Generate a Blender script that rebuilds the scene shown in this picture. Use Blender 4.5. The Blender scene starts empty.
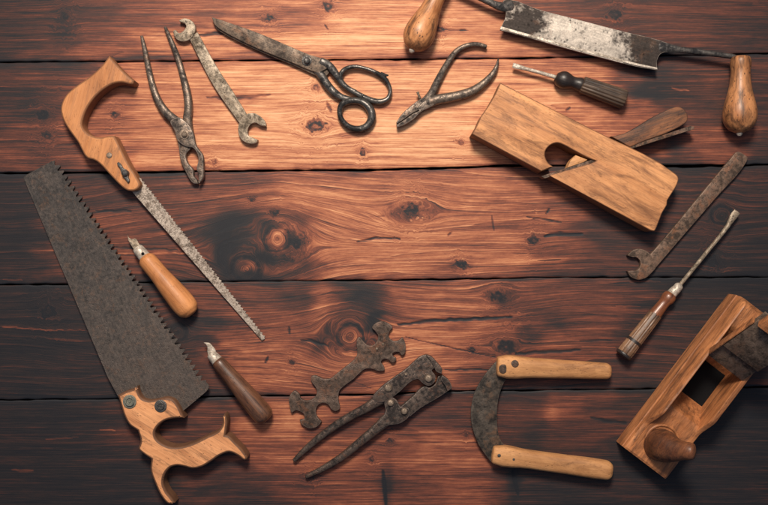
import bpy, bmesh, math, random
import numpy as np
from mathutils import Vector, Matrix, noise
from mathutils.geometry import tessellate_polygon

random.seed(7)
rng = np.random.default_rng(11)
scene = bpy.context.scene
COL = scene.collection
S = 0.0012            # metres per photo pixel on the table top
H = 1.05              # height of the lens above the table
CX, CY = 384.0, 252.5


def W(px, py, z=0.0):
    """point at height z that stands over / under the given place of the plan"""
    k = S * (1 - z / H)
    return Vector(((px - CX) * k, -(py - CY) * k, z))


# ------------------------------------------------------------------ node helpers
class NT:
    def __init__(self, name):
        self.m = bpy.data.materials.new(name)
        self.m.use_nodes = True
        self.t = self.m.node_tree
        self.t.nodes.clear()
        self.out = self.t.nodes.new('ShaderNodeOutputMaterial')
        self.b = self.t.nodes.new('ShaderNodeBsdfPrincipled')
        self.t.links.new(self.b.outputs[0], self.out.inputs[0])

    def lk(self, a, b):
        self.t.links.new(a, b)

    def put(self, sock, v):
        if isinstance(v, bpy.types.NodeSocket):
            self.lk(v, sock)
        else:
            sock.default_value = v

    def math(self, op, a, b=0.0, c=0.0, clamp=False):
        n = self.t.nodes.new('ShaderNodeMath')
        n.operation = op
        n.use_clamp = clamp
        self.put(n.inputs[0], a); self.put(n.inputs[1], b); self.put(n.inputs[2], c)
        return n.outputs[0]

    def attr(self, name):
        n = self.t.nodes.new('ShaderNodeAttribute')
        n.attribute_name = name
        return n.outputs['Fac']

    def comb(self, x, y, z):
        n = self.t.nodes.new('ShaderNodeCombineXYZ')
        self.put(n.inputs[0], x); self.put(n.inputs[1], y); self.put(n.inputs[2], z)
        return n.outputs[0]

    def noise(self, vec, scale=1.0, detail=2.0, rough=0.5, dist=0.0):
        n = self.t.nodes.new('ShaderNodeTexNoise')
        self.put(n.inputs['Vector'], vec)
        n.inputs['Scale'].default_value = scale
        n.inputs['Detail'].default_value = detail
        n.inputs['Roughness'].default_value = rough
        n.inputs['Distortion'].default_value = dist
        return n.outputs['Fac']

    def voro(self, vec, scale):
        n = self.t.nodes.new('ShaderNodeTexVoronoi')
        self.put(n.inputs['Vector'], vec)
        n.inputs['Scale'].default_value = scale
        return n.outputs['Distance']

    def ramp(self, f, stops, interp='LINEAR'):
        n = self.t.nodes.new('ShaderNodeValToRGB')
        n.color_ramp.interpolation = interp
        e = n.color_ramp.elements
        while len(e) < len(stops):
            e.new(0.5)
        for el, (p, c) in zip(e, stops):
            el.position = p
            el.color = (c[0], c[1], c[2], 1) if not isinstance(c, (int, float)) else (c, c, c, 1)
        self.lk(f, n.inputs[0])
        return n.outputs[0]

    def mix(self, f, a, b, mode='MIX'):
        n = self.t.nodes.new('ShaderNodeMix')
        n.data_type = 'RGBA'
        n.blend_type = mode
        self.put(n.inputs[0], f)
        for i, v in ((6, a), (7, b)):
            if isinstance(v, tuple):
                v = (v[0], v[1], v[2], 1)
            self.put(n.inputs[i], v)
        return n.outputs[2]

    def bump(self, h, strength, dist, prev=None):
        n = self.t.nodes.new('ShaderNodeBump')
        n.inputs['Strength'].default_value = strength
        n.inputs['Distance'].default_value = dist
        self.lk(h, n.inputs['Height'])
        if prev is not None:
            self.lk(prev, n.inputs['Normal'])
        return n.outputs[0]

    def obj(self, offset=(0, 0, 0), scale=(1, 1, 1)):
        t = self.t.nodes.new('ShaderNodeTexCoord')
        m = self.t.nodes.new('ShaderNodeMapping')
        m.inputs['Location'].default_value = offset
        m.inputs['Scale'].default_value = scale
        self.lk(t.outputs['Object'], m.inputs['Vector'])
        return m.outputs[0]


def stretch(n, v, k):
    return n.math('ADD', n.math('MULTIPLY', n.math('SUBTRACT', v, 0.5), k), 0.5)


def metal(name, base, patina, rust=(0.16, 0.07, 0.035), pat=0.5, rus=0.45, scale=70, pits=0.3,
          metallic=0.55, rough=0.45, seed=0.0, edge=0.5, bias=None, scratch=0.0, soft=0.06):
    """old steel: bare metal, dark oxide blotches, rust bloom, pits and speckle"""
    n = NT(name)
    off = (seed * .37, seed * .53, seed * 0.3)
    v = n.obj(off)
    big = stretch(n, n.noise(v, scale * 0.55, 6, 0.66, 0.5), 1.9)
    mid = stretch(n, n.noise(n.obj((seed, 2, 1)), scale * 2.6, 5, 0.7, .3), 1.6)
    fine = n.noise(v, scale * 9, 4, 0.7)
    rst = stretch(n, n.noise(n.obj((seed + 3.1, -seed, 1.0)), scale * 0.9, 6, 0.72, 0.8), 1.5)
    f1 = n.math('ADD', big, n.math('MULTIPLY', n.math('SUBTRACT', mid, 0.5), 0.85))
    if bias:
        t = n.t.nodes.new('ShaderNodeTexCoord')
        sp = n.t.nodes.new('ShaderNodeSeparateXYZ')
        n.lk(t.outputs['Object'], sp.inputs[0])
        bx = n.ramp(n.math('DIVIDE', sp.outputs[0], bias[0]), [(p, q) for p, q in bias[1]])
        f1 = n.math('ADD', f1, n.math('SUBTRACT', bx, .5))
    m1 = n.ramp(f1, [(pat - 0.14 - soft, 0.0), (pat + 0.12 + soft, 1.0)])
    c = n.mix(m1, patina, base)
    m2 = n.ramp(n.math('ADD', rst, n.math('MULTIPLY', n.math('SUBTRACT', mid, 0.5), 0.5)),
                [(1 - rus - 0.05, 0.0), (1 - rus + 0.22, 0.85)])
    c = n.mix(m2, c, rust)
    vo = n.voro(n.obj((seed, 1, 2)), scale * 5)
    pm = n.math('MULTIPLY', n.ramp(n.math('ADD', vo, n.math('MULTIPLY', n.math('SUBTRACT', mid, .5), .25)), [(0.14, 1.0), (0.34, 0.0)]),
                n.ramp(n.noise(n.obj((7, seed, 2)), scale * 1.1, 3), [(0.44, 0.0), (0.56, 1.0)]))
    c = n.mix(n.math('MULTIPLY', pm, pits), c, tuple(x * .4 for x in patina))
    var = n.math('MULTIPLY', n.ramp(fine, [(0.32, 0.74), (0.66, 1.17)]), n.ramp(mid, [(.1, .55), (.9, 1.35)]))
    c = n.mix(1.0, c, var, 'MULTIPLY')
    if scratch:
        sc = n.noise(n.obj(off, (14, 900, 900)), 1, 3, .7)
        c = n.mix(1.0, c, n.ramp(sc, [(.36, 1 - scratch), (.5, 1.0), (.66, 1 + scratch * .7)]), 'MULTIPLY')
    if edge > 0:
        e = n.ramp(n.attr('rim'), [(.02, 0.0), (.30, 1.0), (.75, .8), (1.0, .1)])
        e = n.math('MULTIPLY', e, n.ramp(mid, [(.25, .15), (.7, 1.0)]))
        c = n.mix(n.math('MULTIPLY', e, edge), c, tuple(min(1, x * 1.25 + 0.07) for x in base))
    n.lk(c, n.b.inputs['Base Color'])
    n.put(n.b.inputs['Metallic'], n.math('MULTIPLY', m1, metallic, clamp=True))
    r0 = n.math('ADD', n.math('MULTIPLY', mid, 0.3), rough - 0.12)
    n.put(n.b.inputs['Roughness'], n.math('ADD', r0, n.math('MULTIPLY', n.math('SUBTRACT', 1.0, m1), .22), clamp=True))
    n.put(n.b.inputs['Specular IOR Level'], n.math('ADD', .08, n.math('MULTIPLY', m1, .40)))
    h = n.math('SUBTRACT', n.math('ADD', n.math('MULTIPLY', fine, 0.5), n.math('MULTIPLY', mid, 0.5)), n.math('MULTIPLY', pm, 0.6))
    n.lk(n.bump(h, 0.5, 0.0008), n.b.inputs['Normal'])
    return n.m


def wood(name, light, dark, grime=(0.05, 0.028, 0.018), gs=1.0, grimy=0.35, specks=0.3, rough=0.5, coat=0.0,
         seed=0.0, streak=0.5, rimg=0.0):
    light = (light[0] * 1.03, light[1] * .93, light[2] * .90)
    dark = (dark[0] * 1.0, dark[1] * .93, dark[2] * .90)
    """small tool timber, grain along local x, with handling grime, dark streaks and pin holes"""
    n = NT(name)

    def mp(off, sc):
        return n.obj(off, sc)
    a = stretch(n, n.noise(mp((seed, seed, seed), (7 * gs, 120 * gs, 120 * gs)), 1.0, 5, 0.64, 0.4), 1.5)
    b = stretch(n, n.noise(mp((seed + 5, seed, 0), (24 * gs, 1000 * gs, 1000 * gs)), 1.0, 3, 0.65), 1.5)
    bl = stretch(n, n.noise(mp((seed, 2, seed), (26, 44, 44)), 1.0, 5, 0.66, 0.6), 1.6)
    f = n.math('ADD', n.math('MULTIPLY', a, 0.62), n.math('MULTIPLY', b, 0.38))
    f = n.math('ADD', f, n.math('MULTIPLY', n.math('SUBTRACT', bl, 0.5), 0.36))
    c = n.ramp(f, [(0.5 - 0.34 * streak - 0.04, dark), (0.54, tuple(0.6 * l + 0.4 * d for l, d in zip(light, dark))),
                   (0.76, light)])
    wear = stretch(n, n.noise(mp((seed + 6, 7, 2), (15, 26, 26)), 1.0, 4, 0.6, 0.6), 1.7)
    c = n.mix(1.0, c, n.ramp(wear, [(.15, (.62, .56, .52)), (.45, (.95, .93, .92)), (.8, (1.12, 1.12, 1.10))]), 'MULTIPLY')
    # long dirty streaks along the grain
    st = stretch(n, n.noise(mp((seed + 3, 4, 1), (13, 150 * gs, 150 * gs)), 1.0, 5, 0.7, .3), 1.5)
    c = n.mix(n.ramp(st, [(.47, 0.0), (.80, min(.9, grimy * 1.9))]), c, tuple(g * 1.6 for g in grime))
    gm = stretch(n, n.noise(mp((seed + 9, 1, 1), (20, 78, 78)), 1.0, 7, 0.72, 0.7), 1.5)
    gmask = n.ramp(gm, [(0.70 - 0.50 * grimy, 0.0), (0.94 - 0.40 * grimy, 0.85)])
    c = n.mix(gmask, c, grime)
    if rimg:
        rm = n.math('MULTIPLY', n.attr('rim'), n.ramp(gm, [(.1, 0.45), (.5, 1.0)]))
        c = n.mix(n.ramp(rm, [(.08, 0.0), (.75, rimg)]), c, grime)
    vo = n.voro(mp((seed, 3, 0), (170, 380, 380)), 1.0)
    sp = n.math('MULTIPLY', n.ramp(n.math('ADD', vo, n.math('MULTIPLY', n.math('SUBTRACT', gm, .5), .12)), [(0.12, 1.0), (0.26, 0.0)]), n.ramp(n.noise(mp((2, seed, 0), (60, 90, 90)), 1.0, 2), [(0.45, 0.0), (0.56, 1.0)]))
    c = n.mix(n.math('MULTIPLY', sp, specks), c, (0.018, 0.012, 0.01))
    n.lk(c, n.b.inputs['Base Color'])
    n.put(n.b.inputs['Roughness'], n.math('ADD', n.math('MULTIPLY', bl, 0.3), rough - 0.06))
    n.b.inputs['Specular IOR Level'].default_value = .32
    n.b.inputs['Coat Weight'].default_value = coat
    n.b.inputs['Coat Roughness'].default_value = 0.3
    h = n.math('SUBTRACT', n.math('ADD', n.math('MULTIPLY', a, 0.5), n.math('MULTIPLY', b, 0.5)), n.math('MULTIPLY', sp, 0.8))
    n.lk(n.bump(h, 0.4, 0.0009), n.b.inputs['Normal'])
    return n.m


# ------------------------------------------------------------------ curve + mesh builders
def spline(pts, closed=True, n=5):
    """Catmull-Rom through pts (tuples); a point whose last item is 'c' is a sharp corner"""
    P = [tuple(p[:-1]) if p[-1] == 'c' else tuple(p) for p in pts]
    C = [p[-1] == 'c' for p in pts]
    N = len(P)
    out = []
    segs = N if closed else N - 1
    for i in range(segs):
        p1 = np.array(P[i], float); p2 = np.array(P[(i + 1) % N], float)
        p0 = np.array(P[i - 1], float) if (closed or i > 0) and not C[i] else p1 - (p2 - p1)
        j = (i + 2) % N
        p3 = np.array(P[j], float) if (closed or i + 2 < N) and not C[(i + 1) % N] else p2 + (p2 - p1)
        k = n
        if C[i] and C[(i + 1) % N]:
            k = max(1, n // 3)
        l1 = max(1e-6, np.linalg.norm((p1 - p0)[:2])); l2 = max(1e-6, np.linalg.norm((p2 - p1)[:2])); l3 = max(1e-6, np.linalg.norm((p3 - p2)[:2]))
        m1 = ((p2 - p1) / l2 + (p1 - p0) / l1) * 0.5 * l2
        m2 = ((p2 - p1) / l2 + (p3 - p2) / l3) * 0.5 * l2
        for s in range(k):
            t = s / k
            h00 = 2 * t**3 - 3 * t**2 + 1; h10 = t**3 - 2 * t**2 + t; h01 = -2 * t**3 + 3 * t**2; h11 = t**3 - t**2
            out.append(tuple(h00 * p1 + h10 * m1 + h01 * p2 + h11 * m2))
    if not closed:
        out.append(P[-1])
    return out


class MB:
    """collects shapes, linked later as ONE mesh"""
    def __init__(self):
        self.v, self.f, self.flat, self.rim = [], [], [], []

    def add(self, v, f, flat=(), rim=None):
        b = len(self.v)
        self.v += [Vector(p) for p in v]
        self.rim += list(rim) if rim else [0.0] * len(v)
        flat = set(flat)
        for i, q in enumerate(f):
            self.f.append([b + k for k in q])
            self.flat.append(i in flat)
        return self

    # ---- flat plate from a plan outline, rounded rims
    def plate(self, outline, z0, z1, bev=0.8, seg=3, holes=(), n=5, bottom=True, bevb=None, smooth=True, rimw=0.0):
        zf0 = z0 if callable(z0) else (lambda x, y: z0)
        zf1 = z1 if callable(z1) else (lambda x, y: z1)
        loops = [spline(o, True, n) if smooth else [p[:2] for p in o] for o in [outline] + list(holes)]
        V, F, flat, tops, bots, RIM = [], [], [], [], [], []
        for li, L in enumerate(loops):
            L = [p for i, p in enumerate(L) if (p[0] - L[i - 1][0])**2 + (p[1] - L[i - 1][1])**2 > 1e-4]
            A = [W(x, y, zf1(x, y)) for x, y in L]
            Z1 = [zf1(x, y) for x, y in L]; Z0 = [zf0(x, y) for x, y in L]
            ar = sum(A[i - 1].x * A[i].y - A[i].x * A[i - 1].y for i in range(len(A)))
            if (ar < 0) == (li == 0):
                A.reverse(); Z1.reverse(); Z0.reverse()
            M = len(A)
            nor = []
            for i in range(M):
                d1 = (A[i] - A[i - 1]); d2 = (A[(i + 1) % M] - A[i])
                d1.z = d2.z = 0
                d1.normalize(); d2.normalize()
                n1 = Vector((-d1.y, d1.x, 0)); n2 = Vector((-d2.y, d2.x, 0))
                nn = n1 + n2
                if nn.length < 1e-4:
                    nn = n1.copy()
                nn.normalize()
                nn *= min(1.6, 1 / max(0.3, nn.dot(n1)))
                nor.append(nn)
            b = bev * S
            bb = b * 0.6 if bevb is None else bevb * S
            rings = []
            if bb > 0:
                rings.append((bb, 0, 0.0))
                rings.append((0.0, 0, bb))
            else:
                rings.append((0, 0, 0))
            for k in range(seg + 1):
                a = math.pi / 2 * k / seg
                rings.append((b * (1 - math.cos(a)), 1, -b * (1 - math.sin(a))))
            if rimw > 0:
                rings.append((b + rimw * S, 1, 0.0))
            base = len(V)
            for (ins, top, dz) in rings:
                for i in range(M):
                    p = A[i] + nor[i] * ins
                    V.append((p.x, p.y, (Z1[i] if top else Z0[i]) + dz))
                    RIM.append(1.0 if not top else (1.0 if ins <= b else 0.0) if rimw > 0 else (1.0 if ins < b * .9 else 0.0) if rimw < 0 else 1.0 - ins / b if b > 0 else 0.6)
            R = len(rings)
            for r in range(R - 1):
                for i in range(M):
                    j = (i + 1) % M
                    F.append([base + r * M + i, base + r * M + j, base + (r + 1) * M + j, base + (r + 1) * M + i])
            bots.append(list(range(base, base + M)))
            tops.append(list(range(base + (R - 1) * M, base + R * M)))
        for grp, up in ((tops, True), (bots, False)):
            if not up and not bottom:
                continue
            idx = [i for g in grp for i in g]
            tri = tessellate_polygon([[Vector((V[i][0], V[i][1], 0)) for i in g] for g in grp])
            for t in tri:
                q = [idx[k] for k in t]
                a, b_, c = (Vector(V[i]) for i in q)
                if ((b_ - a).cross(c - a).z > 0) != up:
                    q.reverse()
                flat.append(len(F)); F.append(q)
        return self.add(V, F, flat, RIM)

    # ---- sweep along a 3D path; pts = (px,py,z_mm,r_px[,flat])
    def tube(self, pts, n=4, sides=16, power=2.0, closed=False, cap=0.5, mod=None, flatz=1.0, true3d=False):
        P = spline([tuple(p) for p in pts], closed, n)
        C = [W(p[0], p[1], p[2] / 1000) for p in P]
        R = [p[3] * S for p in P]
        K = [p[4] if len(p) > 4 else flatz for p in P]
        M = len(C)
        T = []
        for i in range(M):
            a = C[i - 1] if (i > 0 or closed) else C[i]
            b = C[(i + 1) % M] if (i < M - 1 or closed) else C[i]
            T.append((b - a).normalized())
        if cap and not closed:
            # rounded ends
            def endrings(i, sgn):
                o = []
                for k in (1, 2, 3):
                    a = math.pi / 2 * k / 3
                    o.append((C[i] + T[i] * sgn * R[i] * cap * math.sin(a), R[i] * max(0.02, math.cos(a)), K[i], T[i]))
                return o
            seq = list(reversed(endrings(0, -1))) + [(C[i], R[i], K[i], T[i]) for i in range(M)] + endrings(M - 1, 1)
        else:
            seq = [(C[i], R[i], K[i], T[i]) for i in range(M)]
        V, F = [], []
        L = len(seq)
        side = None
        for q, (c, r, k, t) in enumerate(seq):
            if true3d:
                s = Vector((1, 0, 0)) if side is None else side
                s = (s - t * s.dot(t)).normalized()
                side = s
                u = t.cross(s).normalized()
            else:
                s = Vector((t.y, -t.x, 0)).normalized()
                u = Vector((0, 0, 1))
            for j in range(sides):
                a = 2 * math.pi * (j + 0.5) / sides
                ca, sa = math.cos(a), math.sin(a)
                e = 2.0 / power
                x = math.copysign(abs(ca) ** e, ca); y = math.copysign(abs(sa) ** e, sa)
                m = mod(q / (L - 1), a) if mod else 1.0
                V.append(c + s * (x * r * m) + u * (y * r * k * m))
        for q in range(L if closed else L - 1):
            w = (q + 1) % L
            for j in range(sides):
                jj = (j + 1) % sides
                F.append([q * sides + j, q * sides + jj, w * sides + jj, w * sides + j])
        if not closed:
            F.append(list(range(sides - 1, -1, -1)))
            F.append([(L - 1) * sides + j for j in range(sides)])
        return self.add(V, F)

    # ---- domed disc (rivet, screw) with optional slot ring
    def dome(self, px, py, z0, z1, r, dome=0.35, sides=20, rim=0.0):
        prof = [(1.0, 0.0), (1.0, 1 - dome), (0.92, 1 - dome * 0.55), (0.75, 1 - dome * 0.22), (0.45, 1 - dome * 0.05), (0.0, 1.0)]
        if rim:
            prof = [(1.0, 0.0), (1.0, 0.85), (0.9, 1.0), (0.7, 0.98), (0.62, 0.8 - rim), (0.3, 0.8 - rim), (0.22, 0.9), (0.0, 0.95)]
        c = W(px, py, z1)
        V, F = [], []
        for (rr, zz) in prof[:-1]:
            for j in range(sides):
                a = 2 * math.pi * j / sides
                V.append((c.x + rr * r * S * math.cos(a), c.y + rr * r * S * math.sin(a), z0 + (z1 - z0) * zz))
        V.append((c.x, c.y, z0 + (z1 - z0) * prof[-1][1]))
        for k in range(len(prof) - 2):
            for j in range(sides):
                jj = (j + 1) % sides
                F.append([k * sides + j, k * sides + jj, (k + 1) * sides + jj, (k + 1) * sides + j])
        k = len(prof) - 2
        for j in range(sides):
            F.append([k * sides + j, k * sides + (j + 1) % sides, len(V) - 1])
        return self.add(V, F)

    def mesh(self, name, M, sharp=38):
        inv = M.inverted()
        me = bpy.data.meshes.new(name)
        me.from_pydata([tuple(inv @ v) for v in self.v], [], self.f)
        me.polygons.foreach_set('use_smooth', [not x for x in self.flat])
        at = me.attributes.new('rim', 'FLOAT', 'POINT')
        at.data.foreach_set('value', self.rim)
        me.update()
        me.set_sharp_from_angle(angle=math.radians(sharp))
        return me


WM = {}          # world matrices of what has been built


def thing(name, label, cat, p0, p1):
    """an Empty at the thing's base, x axis along p0 -> p1"""
    o = bpy.data.objects.new(name, None)
    COL.objects.link(o)
    o.empty_display_size = 0.02
    c = W(p0[0], p0[1]); d = W(p1[0], p1[1]) - c
    o.location = c
    o.rotation_euler = (0, 0, math.atan2(d.y, d.x))
    o['label'] = label
    o['category'] = cat
    WM[o.name] = Matrix.Translation(c) @ Matrix.Rotation(math.atan2(d.y, d.x), 4, 'Z')
    return o


def part(name, mb, mat, parent, axis=None, label=None, sharp=38):
    PM = WM[parent.name]
    if axis:
        c = W(*axis[0]); d = W(*axis[1]) - c
        M = Matrix.Translation(c) @ Matrix.Rotation(math.atan2(d.y, d.x), 4, 'Z')
    else:
        M = PM
    me = mb.mesh(name, M, sharp)
    me.materials.append(mat)
    o = bpy.data.objects.new(name, me)
    COL.objects.link(o)
    o.parent = parent
    o.matrix_local = PM.inverted() @ M
    WM[o.name] = M
    if label:
        o['label'] = label
    return o


mm = 0.001
# ================================================================== TABLE
SEAM = [(-400, -162, -168), (-400, -50, -58), (0, 62.2, 53.2), (0, 173.6, 164.6), (0, 284.0, 276.6), (0, 399.4, 386.6), (0, 509.5, 500.0), (0, 620, 612), (0, 730, 722)]
SEAMF = [
    lambda x: -165 - x * 0.008, lambda x: -52 - x * 0.008,
    lambda x: np.interp(x, [-300, 0, 190, 440, 576, 768, 1068], [63, 62, 61, 59.2, 57.4, 53.6, 49]),
    lambda x: np.interp(x, [-300, 0, 150, 210, 380, 510, 680, 768, 1068], [176, 173.6, 172.2, 171.2, 170, 165.8, 166, 165, 162]),
    lambda x: np.interp(x, [-300, 0, 70, 190, 384, 576, 768, 1068], [286, 284.6, 284.2, 281.8, 280, 277.4, 277, 275]),
    lambda x: np.interp(x, [-300, 0, 100, 250, 380, 450, 576, 768, 1068], [401, 400, 399.2, 396, 394.4, 391, 390, 387, 384]),
    lambda x: 520 - x * 0.009, lambda x: 622 - x * 0.009, lambda x: 735 - x * 0.009]
GAP = [1.2, 1.2, 1.5, 2.3, 1.2, 1.4, 1.4, 1.2, 1.2]

# tone of the stained boards (burnt stain plus some painted-in light falloff), read off the boards one by one
TONE = {
 1: [(10,30,.17),(50,20,.2),(60,50,.3),(100,20,.3),(110,50,.45),(150,15,.42),(150,45,.62),(200,10,.5),(200,48,.72),(250,15,.62),(300,10,.6),(330,40,.8),(380,30,.8),(460,25,.7),(460,48,.74),(520,45,.64),(560,8,.42),(600,10,.3),(650,20,.27),(700,20,.28),(760,30,.2),(690,45,.27)],
 2: [(15,100,.17),(40,80,.27),(40,140,.33),(55,160,.33),(100,110,.5),(120,150,.55),(140,100,.68),(160,150,.7),(230,150,.76),(280,100,.8),(300,150,.8),(400,140,.84),(440,110,.8),(380,110,.82),(500,70,.78),(530,100,.74),(600,72,.62),(640,80,.28),(650,95,.18),(610,112,.64),(635,118,.5),(700,100,.28),(700,140,.4),(715,150,.42),(760,150,.2),(680,152,.3),(730,100,.24)],
 3: [(10,240,.12),(20,200,.14),(100,190,.26),(110,230,.42),(90,235,.4),(170,200,.36),(200,190,.46),(150,182,.3),(250,178,.5),(300,185,.68),(225,232,.26),(330,240,.67),(400,230,.68),(400,200,.66),(350,270,.66),(470,200,.62),(500,240,.6),(540,230,.52),(560,255,.42),(590,260,.33),(620,240,.2),(700,200,.22),(760,250,.13),(700,270,.2),(600,270,.3),(200,270,.32),(180,235,.36)],
 4: [(20,340,.12),(60,320,.14),(80,380,.15),(190,330,.18),(200,350,.24),(185,300,.3),(230,350,.58),(270,370,.58),(280,300,.46),(215,290,.42),(330,310,.5),(360,300,.3),(420,350,.68),(450,300,.58),(410,290,.58),(520,340,.46),(500,380,.42),(560,310,.42),(600,300,.38),(600,340,.36),(650,330,.2),(700,300,.14),(760,290,.11),(600,390,.26),(200,390,.3)],
 5: [(30,430,.12),(60,480,.11),(110,490,.12),(210,410,.34),(195,430,.3),(240,470,.28),(290,410,.55),(285,425,.62),(280,450,.5),(330,430,.42),(330,455,.5),(250,490,.22),(300,485,.38),(350,490,.42),(430,450,.55),(395,450,.45),(450,480,.46),(430,415,.32),(540,400,.24),(550,415,.44),(538,440,.22),(560,490,.16),(600,400,.34),(600,430,.3),(640,460,.12),(700,480,.11),(760,400,.09),(640,380,.17),(620,490,.18),(400,490,.36)],
 0: [(384, -100, .4)], 6: [(384, 560, .25)], 7: [(384, 680, .2)],
}
KNOTS = {  # x, y, r, darkness, swirl reach, stretch
 1: [(270,18,3.2,.35,2,1.3),(328,6,4,.3,2,1.2),(440,29.5,3,.25,2,1.6),(66,16,5,.15,2,1.2),(615,14,5,.15,2,1.2)],
 2: [(315,126,5.5,.34,2.2,1.4),(214,162,3,.2,2,1.2),(363,152,4,.3,2,.8),(461,142,2.6,.22,2,1.2),(115,115,3,.25,2,1.1),(43,115,5,.2,2,1.2),(47,136,4,.12,2,1.2),(316,88,4.5,.2,2,.7)],
 3: [(277,239,13,.22,2.0,1.0),(246,269,12,.25,1.8,1.15),(275,212,3,.35,2,1.1),(412,208,5.5,.28,2.6,1.4),(461.5,265,3.6,.36,2.4,1.3),(534,240,4,.24,2.2,1.2),(252,199,2.5,.2,2,1.2),(722,215,9,.2,2,1.2),(712,262,6,.2,2,1.2),(296,244,5,.35,1.6,1.0)],
 4: [(350,336,13,.22,2.2,1.05),(498.5,295.5,4.5,.32,2.2,1.5),(506,347,5.5,.30,2.2,1.4),(178,332,8,.12,2,1.1),(472,349.5,2.5,.28,2,1),(48,312,6,.1,2,1.2),(292,362,2.5,.2,2,1)],
 5: [(372,459,3.0,.16,2,1),(390,441,2.5,.12,2,1.2),(466,435,2.2,.14,2,1),(310,477,3,.1,2,1.6)],
 0: [], 6: [], 7: []}
BLOT = [  # board, x, y, sx, sy, amount (dark burnt patches and pale worn patches)
 (3,226,236,24,14,.24),(3,300,230,14,23,.25),(3,262,218,28,7,.20),(3,232,216,13,13,.16),(3,300,264,24,12,.26),(3,264,257,10,9,.4),(3,224,262,10,18,.25),(3,272,276,30,5,.25),(3,246,180,40,3,.16),(3,340,177,30,3,.12),
 (3,277,236,9,15,-.24),(3,248,268,7,8,-.3),(3,404,216,14,8,.12),(3,404,213,16,7,.14),(3,545,210,25,6,-.05),(3,553,226,10,4,-.12),
 (4,302,298,24,12,.22),(4,360,296,18,10,.24),(4,328,335,8,16,.18),(4,374,325,8,15,.4),(4,365,350,8,10,.2),(4,318,345,8,8,.18),(4,322,300,8,22,-.16),(4,350,337,9,9,-.1),
 (4,455,326,12,8,.14),(4,530,335,14,10,.2),(4,558,325,12,7,.18),(4,545,312,22,5,.12),(4,440,301,40,4,.09),(4,430,292,60,2,.1),(4,505,303,12,5,.2),
 (1,292,12,20,6,.16),(1,236,20,30,6,.08),(1,62,34,10,12,.1),(1,185,57,30,3,.16),(1,140,58,22,3,.22),
 (2,343,136,7,10,.1),(2,330,166,14,3,.2),(2,303,165,14,2.5,.16),(2,240,98,30,3,.22),(2,290,107,32,3.5,.12),(2,400,106,40,4,.10),(2,630,100,22,8,.12),(2,658,88,26,22,.12),(2,672,140,10,14,.16),(2,662,150,8,10,-.14),
 (5,286,420,7,16,-.1),(5,298,424,6,18,-.08),(5,552,412,7,18,-.12),(5,534,430,10,22,.08),(5,387,488,6,22,.2),(5,515,480,6,18,.18),(5,600,395,20,7,-.06),
]
CRACK = [  # polyline, half width, amount (+ dark split, - pale splinter)
 ([(357,241.5),(376,238),(400,238.5)],1.3,.5),([(398,324.5),(430,321),(455,319.5),(512,316.5)],1.7,.42),([(406,337),(440,345),(495,357)],.6,.35),
 ([(198,36),(208,34),(228,33),(240,32)],1.9,.45),([(527,217),(545,219),(561,222)],1.2,.4),([(545,236),(560,233.5),(582,234)],2.0,.45),([(491.5,215),(494,230)],.8,.28),
 ([(546,213),(549.5,209)],1.1,.4),([(448,236),(451.5,232.5)],1.1,.4),([(325,25),(328,29)],.9,.4),([(289,327),(289.5,334)],1.2,.3),([(265,363),(268,357)],1.3,.4),
 ([(301,340),(312,341),(328,346)],1.3,.3),([(207,97.5),(235,98.5),(270,95)],1.6,.3),([(327,103),(331,112)],2.0,.35),([(516,354),(540,352),(580,350)],1.6,.38),([(445,369.5),(470,369.5),(494,370)],.8,.35),
 ([(591,418),(626,423)],1.8,.22),([(383,470),(386,505)],2.0,.3),([(513,472),(518,494)],1.8,.25),([(96,211),(131,211)],1.2,.25),([(55,145),(76,144)],1.5,.2),
 ([(566,111),(570,107.5)],1.1,.4),([(2,326.5),(50,330),(90,330.5)],.7,-.30),([(12,470),(33,471)],1.4,-.25),([(46,439),(78,437)],.7,-.2),([(100,429.5),(115,430)],.8,-.25),([(672,88),(689,91)],1.0,-.3),([(648,88),(657,87)],.6,-.15),
 ([(3,280),(22,280)],1.2,-.18),([(116,253),(200,253.5)],.8,-.28),([(110,247),(178,250)],1.0,.2),([(196,356),(280,355)],.7,-.1),
 ([(366,216),(384,216)],.5,.2),([(580,341),(612,340)],.8,.2),([(330,372),(380,392)],.4,.15),([(460,30),(466,30)],1.0,.3),([(443,29.5),(470,30.5)],.7,.25),([(315,398.5),(370,397)],.9,-.2),
 ([(616,306),(640,306)],.8,-.18),([(630,282),(660,281)],.8,-.22),([(690,263),(716,268)],.8,-.1),([(580,347),(615,347.5)],.7,-.2),
]
SWIRL = {3: [(262, 247, 34, 1.9), (412, 212, 13, 2.2)], 4: [(350, 336, 24, 1.5), (505, 346, 8, 2), (498, 295, 8, 2)], 2: [(316, 126, 9, 2)]}
RINGAMT = {0: .5, 1: .45, 2: .4, 3: 1.0, 4: .8, 5: .35, 6: .5, 7: .5}
RINGF = {0: 9, 1: 7, 2: 8, 3: 11, 4: 10, 5: 6, 6: 9, 7: 9}


def vnoise(x, y, seed):
    """cheap value noise on arrays"""
    xi = np.floor(x).astype(np.int64); yi = np.floor(y).astype(np.int64)
    fx = x - xi; fy = y - yi
    fx = fx * fx * (3 - 2 * fx); fy = fy * fy * (3 - 2 * fy)

    def h(a, b):
        v = np.sin(a * 127.1 + b * 311.7 + seed * 74.7) * 43758.5453
        return v - np.floor(v)
    return (h(xi, yi) * (1 - fx) + h(xi + 1, yi) * fx) * (1 - fy) + (h(xi, yi + 1) * (1 - fx) + h(xi + 1, yi + 1) * fx) * fy


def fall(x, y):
    return np.exp(-(((x - 360) / 560) ** 2 + ((y - 190) / 470) ** 2))


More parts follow.
